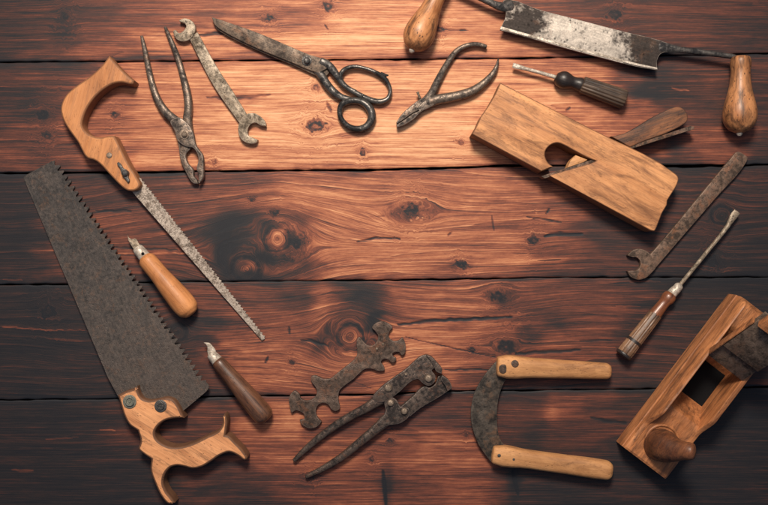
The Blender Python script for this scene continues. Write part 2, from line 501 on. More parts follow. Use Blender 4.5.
def make_plank(i, root, mat):
    xs = np.concatenate([np.arange(-320, -12, 11), np.arange(-12, 780, 1.0), np.arange(780, 1090, 11)])
    fine = 1 <= i <= 5
    if not fine:
        xs = np.arange(-320, 1090, 6.0)
    nr = 116 if fine else 30
    y0 = SEAMF[i](xs) + GAP[i] / 2 + (vnoise(xs / 9.0, xs * 0 + i, 3) - .5) * .9 + (vnoise(xs / 40.0, xs * 0 + i, 5) - .5) * .9
    y1 = SEAMF[i + 1](xs) - GAP[i + 1] / 2 + (vnoise(xs / 9.0, xs * 0 + i, 8) - .5) * .9
    rows, zr = [], []
    s = np.linspace(0, 1, nr)
    if fine:
        e = np.array([.15, .3, .45, .6, .8, 1.3]) / 110.0
        s = np.unique(np.concatenate([s, e, 1 - e]))
    Y = y0[None] + (y1 - y0)[None] * s[:, None]
    X = np.repeat(xs[None], len(s), 0)
    de = np.maximum(0, np.minimum(Y - y0[None], y1[None] - Y))
    Z = -0.0006 * np.exp(-(de / .55) ** 1.5) - 0.0003 * np.exp(-de / 4)
    # sides
    X = np.concatenate([xs[None], xs[None], X, xs[None], xs[None]]); Y = np.concatenate([y0[None], y0[None], Y, y1[None], y1[None]])
    lowz = np.full((1, len(xs)), -0.022)
    Z = np.concatenate([lowz, Z[:1], Z, Z[-1:], lowz])
    nR, nC = X.shape
    # grain field: flow lines bending round the knots, rings inside them
    gx, gy = X.copy(), Y.copy()
    wav = {1: 2.4, 2: 2.4, 3: 7.5, 4: 7, 5: 2.6}.get(i, 3)
    gy += (vnoise(X / 150.0, Y / 70.0, 20 + i) - .5) * wav * 2 + (vnoise(X / 75.0, Y / 28.0, 30 + i) - .5) * wav * .5
    kn = np.zeros_like(X); ring = np.zeros_like(X)
    for (kx, ky, R, st) in SWIRL.get(i, ()):
        dx = (X - kx) / st; dy = Y - ky
        d2 = dx * dx + dy * dy
        gy = gy - dy * np.clip(R * R / (d2 + .3 * R * R), 0, .97) * np.exp(-d2 / (R * 2.6) ** 2)
    for (kx, ky, r, dk, reach, st) in KNOTS[i]:
        big = r > 7
        wob = 1 + (.22 if big else .7) * (vnoise(X / (r * .9) + kx, Y / (r * .9), 41) - .5) + (.12 if big else .7) * (vnoise(X / (r * .35) + kx, Y / (r * .3), 43) - .5)
        dx = (X - kx) / st; dy = (Y - ky)
        d = np.hypot(dx, dy) * wob + 1e-3
        rr = r * 1.15
        infl = rr * rr / (d * d + .25 * rr * rr) * np.exp(-(d / (rr * 3.2)) ** 2)
        gy = gy - dy * np.clip(infl * 1.1, 0, .95) * np.exp(-(np.abs(dx) / (rr * 3.5)) ** 2)
        inside = 1 / (1 + np.exp((d - r * 1.05) / (r * .10)))
        gy = gy * (1 - inside) + (ky + d * (1.5 if big else 2.2)) * inside
        gx = gx * (1 - inside) + (kx + np.arctan2(dy, dx) * 14) * inside
        hf = .25 + 1.5 * vnoise(X / 3.1 + kx, Y / 1.9, 47)
        if big:
            core = np.exp(-(d / (r * .30)) ** 2) * .5 + np.exp(-((d - r * .98) / (r * .16)) ** 2) * hf
            halo = np.exp(-(np.hypot(dx / 1.5, dy) / (r * 1.5)) ** 2) * .2
        else:
            core = (np.exp(-((d - r * .55) / (r * .38)) ** 2) * 1.15 - .25 * np.exp(-(d / (r * .3)) ** 2)) * hf
            halo = np.exp(-(np.hypot(dx / 2.0, dy) / (r * 1.3)) ** 2) * .55 * (.4 + vnoise(X / 9, Y / 4, 48))
        kn += dk * (core + halo)
        ring = np.maximum(ring, inside * (1.0 if big else .3))
    # tone: weighted mean of the samples of this board
    T = np.array(TONE[i], float)
    num = np.zeros_like(X); den = np.zeros_like(X)
    wx = (vnoise(X / 34, Y / 9, 60 + i) - .5) * 40 + (vnoise(X / 11, Y / 4, 61 + i) - .5) * 12
    wy = (vnoise(X / 40, Y / 12, 62 + i) - .5) * 14
    for (tx, ty, tv) in T:
        w = 1 / ((((X + wx - tx) / 1.7) ** 2 + (Y + wy - ty) ** 2) / 100 + .6) ** 2
        v = tv / max(.35, fall(tx, ty)) ** .2  # only part of the light falloff is divided out, the rest stays in the colour
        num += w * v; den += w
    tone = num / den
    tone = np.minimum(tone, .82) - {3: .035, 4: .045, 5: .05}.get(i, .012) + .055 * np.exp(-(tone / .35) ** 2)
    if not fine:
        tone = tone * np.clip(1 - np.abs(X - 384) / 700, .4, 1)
    for (bi, bx, by, sx, sy, am) in BLOT:
        if bi == i:
            jx = (vnoise(X / 13, Y / 6, 71) - .5) * sx * .9; jy = (vnoise(X / 15, Y / 7, 72) - .5) * sy * .9
            tone -= am * np.exp(-((X + jx - bx) / sx) ** 2 - ((Y + jy - by) / sy) ** 2)
    # splits and splinters
    ck = np.zeros_like(X)
    lo, hi = y0.min() - 3, y1.max() + 3
    for (pl, hw, am) in CRACK:
        if not (lo < pl[0][1] < hi) or not fine:
            continue
        best = np.full_like(X, 1e9); u = np.zeros_like(X)
        tot = len(pl) - 1
        jy = (vnoise(X / 5, Y / 5, 81) - .5) * 1.6
        for k in range(tot):
            ax, ay = pl[k]; bx, by = pl[k + 1]
            L2 = (bx - ax) ** 2 + (by - ay) ** 2
            t = np.clip(((X - ax) * (bx - ax) + (Y - ay) * (by - ay)) / L2, 0, 1)
            dd = np.hypot(X - ax - t * (bx - ax), Y + jy * min(1, hw) - ay - t * (by - ay))
            m = dd < best
            best = np.where(m, dd, best); u = np.where(m, (k + t) / tot, u)
        wv = hw * (.35 + .65 * np.sin(np.pi * np.clip(u * .9 + .05, 0, 1)) ** .6)
        ck += am * np.exp(-(best / np.maximum(.3, wv)) ** 4)
    # dark grime along the joints
    sg = np.exp(-de / (1.6 + 3.5 * vnoise(xs / 25.0, xs * 0, 90 + i)[None])) * (.10 + .22 * vnoise(xs / 17.0, xs * 0, 91 + i)[None])
    wl = np.full((2, nC), 2.0)
    sg = np.concatenate([wl, sg, wl])
    kn += sg
    Z[2:-2] -= 0.0011 * np.clip(ck[2:-2], 0, 1)
    Z[1:-1] += 0.0005 * (vnoise(X / 70, Y / 35, 95 + i)[1:-1] - .5)

    co = np.stack([(X - CX) * S, -(Y - CY) * S, Z], -1).reshape(-1, 3).astype(np.float32)
    r_, c_ = np.meshgrid(np.array([0] + list(range(2, nR - 3)) + [nR - 2]), np.arange(nC - 1), indexing='ij')
    a = (r_ * nC + c_).ravel()
    quads = np.stack([a, a + nC, a + nC + 1, a + 1], -1).astype(np.int32)
    me = bpy.data.meshes.new('plank')
    me.vertices.add(len(co)); me.vertices.foreach_set('co', co.ravel())
    me.loops.add(quads.size); me.loops.foreach_set('vertex_index', quads.ravel())
    me.polygons.add(len(quads)); me.polygons.foreach_set('loop_start', np.arange(0, quads.size, 4, dtype=np.int32))
    me.update(calc_edges=True)
    me.polygons.foreach_set('use_smooth', np.ones(len(quads), dtype=bool))
    for nm, arr in (('gx', gx), ('gy', gy), ('tone', tone), ('dark', kn), ('crack', ck), ('ring', ring),
                    ('ra', np.full_like(X, RINGAMT[i])), ('rf', np.full_like(X, 1.0 / RINGF[i])), ('seed', np.full_like(X, i * 7.3))):
        at = me.attributes.new(nm, 'FLOAT', 'POINT')
        at.data.foreach_set('value', arr.ravel().astype(np.float32))
    me.materials.append(mat)
    o = bpy.data.objects.new('plank', me)
    COL.objects.link(o)
    o.parent = root
    return o


def table_wood():
    n = NT('stained_pine')
    gx, gy, sd = n.attr('gx'), n.attr('gy'), n.attr('seed')
    M = n.math
    fib = n.noise(n.comb(M('MULTIPLY', gx, .010), M('MULTIPLY', gy, .80), sd), 1, 4, .65)
    fib2 = n.noise(n.comb(M('MULTIPLY', gx, .035), M('MULTIPLY', gy, 2.6), sd), 1, 2, .6)
    med = n.noise(n.comb(M('MULTIPLY', gx, .0048), M('MULTIPLY', gy, .22), sd), 1, 4, .6, .2)
    blo = n.noise(n.comb(M('MULTIPLY', gx, .020), M('MULTIPLY', gy, .085), M('ADD', sd, 4.0)), 1, 4, .62, .5)
    pore = n.noise(n.comb(M('MULTIPLY', gx, .16), M('MULTIPLY', gy, .5), M('ADD', sd, 9.0)), 1, 3, .7)
    warp = n.noise(n.comb(M('MULTIPLY', gx, .006), M('MULTIPLY', gy, .05), M('ADD', sd, 2.0)), 1, 2, .5)
    ph = M('FRACT', M('MULTIPLY', M('ADD', gy, M('MULTIPLY', warp, 26.0)), n.attr('rf')))
    line = M('POWER', ph, 9.0)                                  # pale late-wood ridge
    gap = M('POWER', M('SUBTRACT', 1.0, ph), 4.0)               # dark stain behind it
    lm = n.ramp(n.noise(n.comb(M('MULTIPLY', gx, .012), M('MULTIPLY', gy, .1), M('ADD', sd, 6.0)), 1, 2), [(.36, .1), (.62, 1.0)])
    ra = M('MULTIPLY', M('MAXIMUM', n.attr('ra'), M('MULTIPLY', n.attr('ring'), 1.25)), lm)
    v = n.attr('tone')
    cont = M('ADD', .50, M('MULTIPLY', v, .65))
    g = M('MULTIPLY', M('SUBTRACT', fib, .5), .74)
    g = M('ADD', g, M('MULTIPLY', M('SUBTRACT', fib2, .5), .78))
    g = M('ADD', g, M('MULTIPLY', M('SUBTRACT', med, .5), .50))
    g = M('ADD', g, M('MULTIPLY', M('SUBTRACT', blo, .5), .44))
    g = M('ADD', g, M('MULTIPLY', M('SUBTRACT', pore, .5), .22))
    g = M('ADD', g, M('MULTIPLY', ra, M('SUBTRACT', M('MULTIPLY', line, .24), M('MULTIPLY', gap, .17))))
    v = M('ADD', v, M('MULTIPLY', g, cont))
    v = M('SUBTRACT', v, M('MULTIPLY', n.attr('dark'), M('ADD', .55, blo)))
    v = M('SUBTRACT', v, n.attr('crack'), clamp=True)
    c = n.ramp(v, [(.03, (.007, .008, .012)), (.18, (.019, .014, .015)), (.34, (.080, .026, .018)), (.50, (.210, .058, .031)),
                   (.66, (.42, .141, .065)), (.82, (.64, .285, .135)), (1.0, (.80, .45, .24))])
    n.lk(c, n.b.inputs['Base Color'])
    n.put(n.b.inputs['Roughness'], M('ADD', .50, M('MULTIPLY', fib, .3)))
    n.b.inputs['Specular IOR Level'].default_value = .42
    h = M('ADD', M('MULTIPLY', fib, .7), M('ADD', M('MULTIPLY', line, M('MULTIPLY', ra, .5)), M('MULTIPLY', fib2, .35)))
    n.lk(n.bump(h, .34, .0006), n.b.inputs['Normal'])
    return n.m


table = bpy.data.objects.new('tabletop', None)
COL.objects.link(table)
table['label'] = 'dark stained wooden tabletop of knotty worn planks'
table['category'] = 'tabletop'
table['kind'] = 'structure'
WM[table.name] = Matrix.Identity(4)
tw = table_wood()
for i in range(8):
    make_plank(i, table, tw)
nb = NT('dark_underside'); nb.b.inputs['Base Color'].default_value = (.012, .009, .008, 1); nb.b.inputs['Roughness'].default_value = .9
m = MB(); m.plate([(-318, -160, 'c'), (1085, -168, 'c'), (1085, 724, 'c'), (-318, 734, 'c')], -.045, -.024, .5, 2)
part('batten', m, nb.m, table)  # added dark sheet, puts shade behind the gaps between boards

# ================================================================== MATERIALS
M_ = dict(
    saw_steel=metal('saw_steel', (.088, .068, .056), (.064, .058, .055), (.105, .062, .042), soft=.25, bias=(.30, [(0, .95), (.35, .55), (.6, .35), (1, .3)]), pat=.50, rus=.40, scale=95, pits=.15, metallic=.2, rough=.46, seed=1, edge=.7, scratch=.16),
    pale_steel=metal('pale_speckled_steel', (.46, .38, .31), (.15, .115, .09), (.17, .095, .058), pat=.44, rus=.36, scale=240, pits=.8, metallic=.25, rough=.42, seed=2),
    wrench_steel=metal('worn_wrench_steel', (.40, .315, .225), (.115, .088, .062), (.11, .066, .038), soft=.12, pat=.42, rus=.40, scale=85, pits=.9, metallic=.25, rough=.42, seed=3),
    black_steel=metal('blackened_steel', (.10, .088, .078), (.030, .029, .030), (.085, .048, .032), pat=.50, rus=.32, scale=70, pits=.3, metallic=.5, rough=.33, seed=4, edge=.9),
    bow_steel=metal('dark_forged_bow_steel', (.125, .112, .10), (.030, .029, .029), (.075, .045, .03), pat=.53, rus=.30, scale=50, pits=.3, metallic=.6, rough=.24, seed=4.6, edge=.9),
    shear_steel=metal('patinated_shear_steel', (.175, .120, .080), (.055, .042, .035), (.135, .068, .037), soft=.2, pat=.50, rus=.44, scale=60, pits=.5, metallic=.3, rough=.42, seed=5, scratch=.25),
    plier_steel=metal('brownish_plier_steel', (.185, .138, .104), (.055, .045, .040), (.12, .064, .040), pat=.50, rus=.38, scale=75, pits=.4, metallic=.55, rough=.32, seed=6, edge=.9),
    bright_steel=metal('bright_steel', (.58, .50, .41), (.34, .28, .22), (.2, .12, .07), pat=.42, rus=.24, scale=80, pits=.5, metallic=.25, rough=.35, seed=7),
    blotch_steel=metal('blotched_drawknife_steel', (.52, .45, .375), (.060, .048, .042), (.11, .060, .038), pat=.5, rus=.38, scale=42, pits=.9, metallic=.15, rough=.45, seed=8.37,
                       bias=(.20, [(0, .14), (.17, .22), (.30, .80), (.55, .84), (.70, .58), (.82, .26), (1, .08)]), scratch=.2),
    iron=metal('rusty_brown_iron', (.135, .090, .066), (.058, .042, .034), (.15, .066, .036), soft=.14, pat=.50, rus=.44, scale=75, pits=.4, metallic=.35, rough=.42, seed=9, edge=.6),
    pincer_iron=metal('dark_rubbed_iron', (.125, .090, .070), (.036, .030, .028), (.12, .054, .031), pat=.50, rus=.40, scale=80, pits=.4, metallic=.5, rough=.34, seed=9.6, edge=.8),
    plane_iron=metal('plane_iron_steel', (.17, .118, .084), (.080, .058, .045), (.12, .065, .04), pat=.48, rus=.44, scale=60, pits=.4, metallic=.2, rough=.5, seed=16, edge=.8, scratch=.25),
    iron_dark=metal('dark_crescent_iron', (.092, .072, .055), (.034, .030, .027), (.125, .066, .037), soft=.14, pat=.50, rus=.42, scale=48, pits=.4, metallic=.3, rough=.48, seed=10, edge=.4),
    bar_iron=metal('flat_bar_iron', (.18, .112, .076), (.075, .054, .042), (.20, .085, .042), pat=.48, rus=.44, scale=60, pits=.35, metallic=.25, rough=.45, seed=11, edge=.5),
    rivet=metal('worn_rivet_steel', (.30, .225, .165), (.12, .088, .064), (.17, .09, .05), pat=.46, rus=.34, scale=200, pits=.3, metallic=.5, rough=.36, seed=12, edge=.3),
    green_screw=metal('greenish_brass_screw', (.24, .235, .185), (.13, .145, .125), (.11, .085, .055), pat=.46, rus=.30, scale=220, pits=.3, metallic=.4, rough=.4, seed=13),
    dark_screw=metal('dark_screw_steel', (.13, .12, .11), (.05, .05, .05), (.08, .05, .035), pat=.46, rus=.25, scale=200, pits=.3, metallic=.6, rough=.3, seed=14),
    honey=wood('honey_beech', (.64, .305, .118), (.44, .185, .064), (.19, .082, .034), grimy=.15, specks=.25, seed=1.3, streak=.4, rough=.45, coat=.15),
    saw_beech=wood('worn_orange_beech', (.82, .435, .205), (.58, .265, .115), (.10, .048, .028), grimy=.33, specks=.55, seed=2.2, streak=.5, rimg=.9),
    keyhole=wood('pale_orange_handle_wood', (.66, .325, .135), (.47, .20, .072), (.17, .078, .04), grimy=.33, specks=.2, seed=3.8, streak=.5, rimg=.7),
    speckled=wood('speckled_draw_handle', (.66, .34, .145), (.47, .20, .075), (.035, .019, .012), grimy=.50, specks=1.0, seed=4.9, streak=.4, rough=.36, coat=.3),
    plane=wood('plane_beech', (.74, .400, .180), (.46, .205, .080), (.13, .056, .028), grimy=.45, specks=.22, seed=6.4, streak=.75, gs=.75, rimg=.75),
    bench=wood('bench_plane_beech', (.66, .300, .120), (.34, .135, .052), (.075, .035, .019), grimy=.42, specks=.3, seed=7.1, streak=.6, gs=.75, rough=.4, coat=.2),
    horn=wood('dark_brown_horn', (.27, .115, .050), (.12, .048, .024), (.028, .016, .012), grimy=.5, specks=.3, seed=8.8, rough=.42, coat=.2),
    ash=wood('pale_ash', (.70, .40, .175), (.48, .245, .098), (.20, .092, .043), grimy=.27, specks=.35, seed=9.3, streak=.75),
    walnut=wood('dark_walnut', (.26, .125, .060), (.070, .034, .021), (.026, .017, .013), grimy=.3, specks=.7, seed=10.6, rough=.36, coat=.5),
    ebony=wood('blackened_handle', (.040, .032, .028), (.018, .016, .016), (.01, .01, .01), grimy=.2, specks=.2, seed=11.2, rough=.34, coat=.3),
    flute=wood('fluted_dark_handle', (.145, .098, .062), (.045, .036, .029), (.02, .018, .017), grimy=.4, specks=.5, seed=12.2, rough=.42, coat=.2, streak=.9),
    amber=wood('amber_collar', (.26, .095, .038), (.13, .047, .022), (.02, .015, .012), grimy=.3, specks=.2, seed=13.7, rough=.26, coat=.7),
    straps=wood('pale_worn_scales', (.46, .29, .165), (.11, .055, .030), (.045, .026, .019), grimy=.55, specks=.5, seed=14.3, rough=.35, coat=.25, streak=.6),  # pale colour also paints the sheen on the brown grip facets
    wedge=wood('stained_wedge', (.36, .165, .074), (.18, .080, .041), (.045, .031, .026), grimy=.72, specks=.3, seed=15.1, streak=.8, rimg=.6),
)
mk = NT('black_hole'); mk.b.inputs['Base Color'].default_value = (.010, .010, .011, 1); mk.b.inputs['Roughness'].default_value = .9; mk.b.inputs['Specular IOR Level'].default_value = .1  # near-black colour painted in for the shade inside openings
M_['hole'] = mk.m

# ================================================================== 1 keyhole saw
t = thing('keyhole_saw', 'keyhole saw with hooked pale wooden handle and thin speckled tapering blade', 'saw', (96, 160), (262, 338))
kh = [(109, 55.5, 'c'), (121, 69), (134, 80.5, 'c'), (132.5, 84), (121, 82.5), (112.5, 84), (103, 89.5), (94, 98), (87, 108), (83, 118), (82, 125), (84.3, 130), (89, 134), (95, 136.6), (101, 137.2),
      (108, 136), (114.3, 135.8, 'c'), (118, 143), (128, 163), (137, 178), (140, 185), (137.5, 189), (131.5, 191), (126, 190), (118.5, 184), (108, 173), (99, 163.5), (93, 159.8), (88, 158.6), (84.5, 155.5),
      (81.5, 150), (78, 143), (73, 136), (66, 126), (62, 117.5), (60.4, 109.5), (62, 101.5), (66.5, 94), (75, 86.5), (85, 79.5), (95, 71.8), (103, 63.5)]
m = MB().plate(kh, 0, .021, 2.0, 5, n=5, rimw=-1)
h = part('handle', m, M_['keyhole'], t, axis=((84, 165), (112, 60)))
p0, p1 = (133, 184), (263.5, 338.5)
up0, up1, lo1, lo0 = (139.5, 176), (264.8, 336), (261.8, 340.5), (130.5, 190)
zt = lambda x, y: .0105 - .008 * min(1, max(0, (x - 130) / 134))
out = [(126, 186, 'c'), (133, 174, 'c')]
NT_ = 52
for k in range(NT_ + 1):
    s = k / NT_
    x = up0[0] + (up1[0] - up0[0]) * s; y = up0[1] + (up1[1] - up0[1]) * s
    if k:
        out.append((x + .1, y - .1, 'c'))
    if k < NT_:
        q = 1.4
        out.append((x - q * .78 + .8, y + q * .62 + .9, 'c'))
out += [(264.6, 339, 'c'), (lo1[0], lo1[1], 'c'), (lo0[0], lo0[1], 'c')]
m = MB().plate(out, lambda x, y: zt(x, y) - .0013, zt, .12, 1, smooth=False, bevb=0)
part('blade', m, M_['pale_steel'], t, axis=(p0, p1))
m = MB().plate([(116.8, 163.5), (118, 162), (120.5, 164), (123, 168), (126, 169.5), (128, 173), (128, 177), (129.3, 181), (128, 182.5), (125.5, 179.5), (122.8, 176.5), (120.8, 172.5), (119.8, 168.5)], .0205, .0245, .7, 3)
m.dome(124.2, 173, .021, .0285, 3.4, .5)
part('wing_nut', m, M_['dark_screw'], t)
m = MB().dome(109, 155.3, .020, .0222, 2.9, .4)
part('screw', m, M_['rivet'], t)

# ================================================================== 2 pliers
t = thing('pliers', 'long handled steel pliers with oval opening between closed jaws', 'pliers', (184, 134), (197, 183))
m = MB().tube([(189, 134, 4, 5, .8), (187.6, 120, 4.5, 4.6, .9), (188.6, 108, 5, 4.2, 1), (187.5, 95, 5, 4, 1), (183.5, 78, 5, 3.3, 1), (177.8, 58, 5, 2.9, 1), (171.5, 42, 5, 2.4, 1), (165.3, 27.5, 5, 1.5, 1)], 5, 14, 2.6)
m.plate([(178, 137), (190, 136), (190.5, 148.5), (186, 154.5), (187.6, 162.5), (193, 169.5), (193.8, 176), (197, 179.8), (197.8, 184, 'c'), (193, 183.4), (185, 171), (180, 159.5), (178.6, 147.6)], .001, .009, 1.5, 3)
part('jaw_arm', m, M_['plier_steel'], t)
m = MB().tube([(180, 127, 8, 6, .6), (174, 120, 7, 5, .75), (166.5, 113, 6.5, 4.4, .9), (159.5, 103, 6, 3.8, 1), (154, 90, 5.5, 3.4, 1), (149.3, 72, 5, 3, 1), (145.3, 52, 5, 2.5, 1), (141.8, 36.5, 5, 1.5, 1)], 5, 14, 2.6)
m.plate([(170, 121), (174.5, 131.5), (177.2, 140.5), (186, 146.8), (192.5, 147.8), (196.3, 152.5), (198.2, 159.5), (196.4, 169), (198.3, 174), (198.2, 180), (198.4, 184, 'c'), (203, 178.5), (203.4, 166), (202.6, 155), (198.5, 149), (196, 145.5), (192.3, 130), (188, 123.5), (178, 117)], .005, .0125, 1.5, 3)
part('jaw_arm', m, M_['plier_steel'], t)
m = MB().dome(184, 134.3, .012, .0136, 4.8, .3)
m.dome(184, 134.3, .0125, .0165, 2.9, .6)
part('rivet', m, M_['rivet'], t)

# ================================================================== 3 double open-ended wrench
t = thing('wrench', 'pale pitted double open ended wrench leaning between pliers and scissors', 'wrench', (185, 30), (251, 128))
m = MB().plate([(189, 38, 'c'), (197.3, 32, 'c'), (219, 70.5), (232.5, 91), (247, 114.5, 'c'), (240, 124, 'c'), (216, 90), (205, 70.5)], .0015, .0068, .9, 3)
m.plate([(179, 20.3, 'c'), (183.4, 18.2), (189, 19.2), (193.6, 22.8), (195.3, 28.6), (193.8, 34.5), (189.4, 39.6), (183, 41.6), (177, 39.6), (173.8, 35), (173.2, 30.8), (175.6, 29.8, 'c'), (177.6, 32.4), (180, 32.8), (184.4, 29.4), (186, 26), (184.4, 23.4), (179.6, 21.6, 'c')], 0, .0085, 1.0, 3)
m.plate([(244.5, 115), (248, 113.4), (254, 113), (261, 116.8), (265.6, 122.6), (266, 126.4, 'c'), (260.6, 125.4), (255.4, 122.8), (251, 124.2), (247.8, 129), (248, 134.8), (251, 136.8), (257.8, 139.6, 'c'), (256.3, 142.8), (249, 143.6), (242.3, 140.4), (238.6, 134), (238, 127.5), (240.2, 120)], 0, .0085, 1.0, 3)
part('body', m, M_['wrench_steel'], t)

# ================================================================== 4 scissors
t = thing('tailor_scissors', 'large old dark steel tailor scissors lying closed with uneven finger loops', 'scissors', (318, 66), (212, 18))
ax = ((318, 66), (212, 18))
m = MB().plate([(211.5, 17, 'c'), (222, 20.3), (233, 24), (257, 32.5), (284.5, 44), (309.5, 54.6), (322, 58.4), (328, 61.5), (330, 66), (326, 69), (318.3, 73, 'c'), (307, 69.2), (292, 62.6), (267, 52.6), (242, 41.3), (224.5, 32), (215, 25)], .0062, .0092, .7, 3)
part('front_blade', m, M_['shear_steel'], t, axis=ax)
m = MB().plate([(213, 19.5, 'c'), (234, 26), (258, 34), (286, 46), (309, 56), (324, 62), (330, 70), (326, 76), (317, 76), (306, 71), (291, 64.3), (266, 54.2), (241, 42.9), (224, 34), (216, 28)], .002, .0058, .6, 3)
part('back_blade', m, M_['shear_steel'], t, axis=ax)
m = MB().tube([(321, 61.5, 7, 4, .6), (327.5, 64.5, 7, 4.0, .8), (333.5, 71, 7, 3.9, 1), (338, 77.5, 7, 3.4, 1.1), (345, 86.5, 6.5, 2.6, 1.2), (356, 92.6, 6, 2.5, 1.2)], 5, 14, 2.3)
m.tube([(340.3, 76, 7, 2.6, 1.2), (344, 70, 7, 2.3, 1.2), (353.8, 66.8, 7, 2.1, 1.2), (365, 68.6, 6.5, 2.0, 1.3), (376, 72.8, 6, 2.2, 1.3), (384, 78, 6, 2.4, 1.3), (388.8, 85, 6, 2.0, 1.3), (390.3, 92, 6, 2.0, 1.3), (387.6, 98.8, 6, 2.5, 1.2),
        (380.5, 101.8, 6, 3.0, 1.1), (370, 100, 6, 3.0, 1.1), (356, 93.2, 6, 2.8, 1.1), (346.4, 87.2, 6.5, 2.7, 1.1), (341, 81, 7, 2.8, 1.1)], 4, 12, 2.0, closed=True)
m.tube([(381, 74, 6.5, 2.2), (385, 75.4, 6.8, 1.7), (388.3, 75.3, 7, .7)], 3, 8)
part('finger_bow', m, M_['bow_steel'], t)
m = MB().tube([(316, 70, 5, 4, .7), (321.5, 76, 5.5, 4.2, .9), (326.5, 84, 6, 4.2, 1), (333, 91.5, 6, 4.0, 1), (341, 97.2, 6, 3.5, 1), (350, 100, 6, 3.2, 1)], 5, 14, 2.3)
m.tube([(339.6, 111, 7, 2.6, 1.3), (342.2, 104.5, 7, 3.2, 1.2), (350, 101, 7, 3.4, 1.2), (361, 101.8, 7, 3.5, 1.2), (369, 107.6, 7, 4.1, 1.1), (372, 116.5, 7, 4.2, 1.1), (367.8, 125.6, 7, 3.8, 1.1), (357.6, 129.2, 7, 3.2, 1.2), (347.4, 125.8, 7, 2.8, 1.2), (341.2, 118.4, 7, 2.5, 1.3)], 4, 14, 2.0, closed=True)
m.tube([(361.5, 98, 9, 1.0), (363, 94.5, 10, .9)], 2, 8)
part('thumb_bow', m, M_['bow_steel'], t)
m = MB().dome(306.7, 60.4, .009, .0105, 5.0, .3)
m.dome(306.7, 60.2, .0098, .0145, 3.4, .6)
part('pivot_screw', m, M_['dark_screw'], t)

# ================================================================== 5 drawknife
t = thing('drawknife', 'two handled drawknife with broad pale blotched blade and speckled wooden handles', 'drawknife', (505, 15), (660, 60))
zb = .0150
m = MB().plate([(505, 0, 'c'), (509, -.5), (539, 9.6), (576, 19.2), (626, 32.2), (658.5, 40), (672, 45), (678, 47.5, 'c'), (675, 51.5, 'c'), (665.5, 52), (660.5, 54.2), (657.6, 59), (656.8, 64), (657.5, 70.2, 'c'), (638, 67), (609, 59.6), (576, 51), (538, 40.4), (500, 30, 'c'), (502.6, 24), (505.4, 17.5), (506, 11), (504.5, 5), (503, 1, 'c')],
             .0118, zb, .5, 2)
part('blade', m, M_['blotch_steel'], t)
m = MB().plate([(500, 29.2, 'c'), (538, 39.4, 'c'), (576, 50, 'c'), (609, 58.6, 'c'), (638, 66, 'c'), (657.5, 69.4, 'c'), (657.3, 67.6, 'c'), (638, 63.6, 'c'), (576, 47.4, 'c'), (501, 26.4, 'c')], .0142, .0155, .25, 1, smooth=False)
part('cutting_edge', m, M_['bright_steel'], t)
m = MB().tube([(660, 47, 13.4, 6, .30), (675, 49, 14, 3.4, .6), (700, 52.2, 15, 2.9, .9), (722, 55.2, 16, 2.5, 1), (734, 57, 17, 2.4, 1), (739, 60, 17, 2.4, 1), (740, 68, 17, 2.4, 1)], 4, 12, 2.4)
part('tang', m, M_['black_steel'], t, label='long blackened tang running to the right handle')
m = MB().tube([(512, 6, 13.4, 6, .30), (502, 7, 14, 4.5, .6), (490, 2.5, 15, 3.2, .9), (472, -6, 16, 3, 1), (454, -14, 17, 2.6, 1), (446, -17, 17, 2.6, 1), (442, -10, 17, 2.6, 1)], 4, 12, 2.4)
part('tang', m, M_['black_steel'], t)
prof = [(0, 8.6), (.03, 9.6), (.10, 9.9), (.17, 9.2), (.28, 9.6), (.45, 11.6), (.60, 14.6), (.72, 16.2), (.82, 15.8), (.90, 13), (.955, 9), (.98, 5)]
for (a, b) in (((740.8, 57.5), (739.4, 134)), ((443.5, -18), (411.5, 51))):
    m = MB()
    m.tube([(a[0] + (b[0] - a[0]) * s, a[1] + (b[1] - a[1]) * s, 19, r * (.94 if b[0] < 500 else 1)) for s, r in prof], 4, 24, cap=.15)
    hd = part('handle', m, M_['speckled'], t, axis=(a, b))
    m = MB().tube([(a[0] + (b[0] - a[0]) * s, a[1] + (b[1] - a[1]) * s, 19, r) for s, r in ((.96, 3.2), (1.0, 3.0), (1.015, 2.2))], 2, 14)
    part('end_nut', m, M_['bright_steel'], hd)

# ================================================================== 6 nippers
t = thing('nippers', 'small dark nippers with curved spread handles and short pointed jaws', 'pliers', (430, 98), (397, 125))
m = MB().tube([(424, 104, 5, 5, .8), (431.5, 94, 5.5, 4.2, 1), (437, 82.5, 6, 3.7, 1), (446.5, 65, 6, 3.1, 1), (456, 51.8, 6, 2.8, 1), (464, 46.8, 6, 2.6, 1), (473, 44.6, 6, 2.4, 1), (480, 45, 6, 2.3, 1), (486, 46.8, 6, 2.0, 1)], 5, 14, 2.3)
m.plate([(396.3, 122.3, 'c'), (401, 115), (411, 105.6), (421, 98.6), (431, 95), (436, 99), (430, 105.5), (418.8, 110.2), (413, 113), (404, 119.3), (396.6, 124, 'c')], .002, .0095, 1.2, 3)
part('jaw_arm', m, M_['plier_steel'], t)
m = MB().tube([(427, 103, 6, 5.6, .8), (437, 99.8, 6.5, 5.2, .9), (454, 96.8, 6.5, 4.9, 1), (473, 91, 6, 4.6, 1), (486, 81.4, 6, 3.6, 1), (494, 72, 6, 2.7, 1), (497, 65, 6, 1.6, 1), (498.3, 59, 6, .7, 1)], 5, 14, 2.3)
m.plate([(396.4, 124.6, 'c'), (404, 120), (413, 113.6), (419.2, 110.6, 'c'), (416.8, 107.8, 'c'), (424, 101), (431, 96.5), (437, 98.8), (435.6, 103.5), (421, 112), (414, 119), (403, 125.6), (397, 127.6, 'c')], .003, .0108, 1.2, 3)
part('jaw_arm', m, M_['plier_steel'], t)
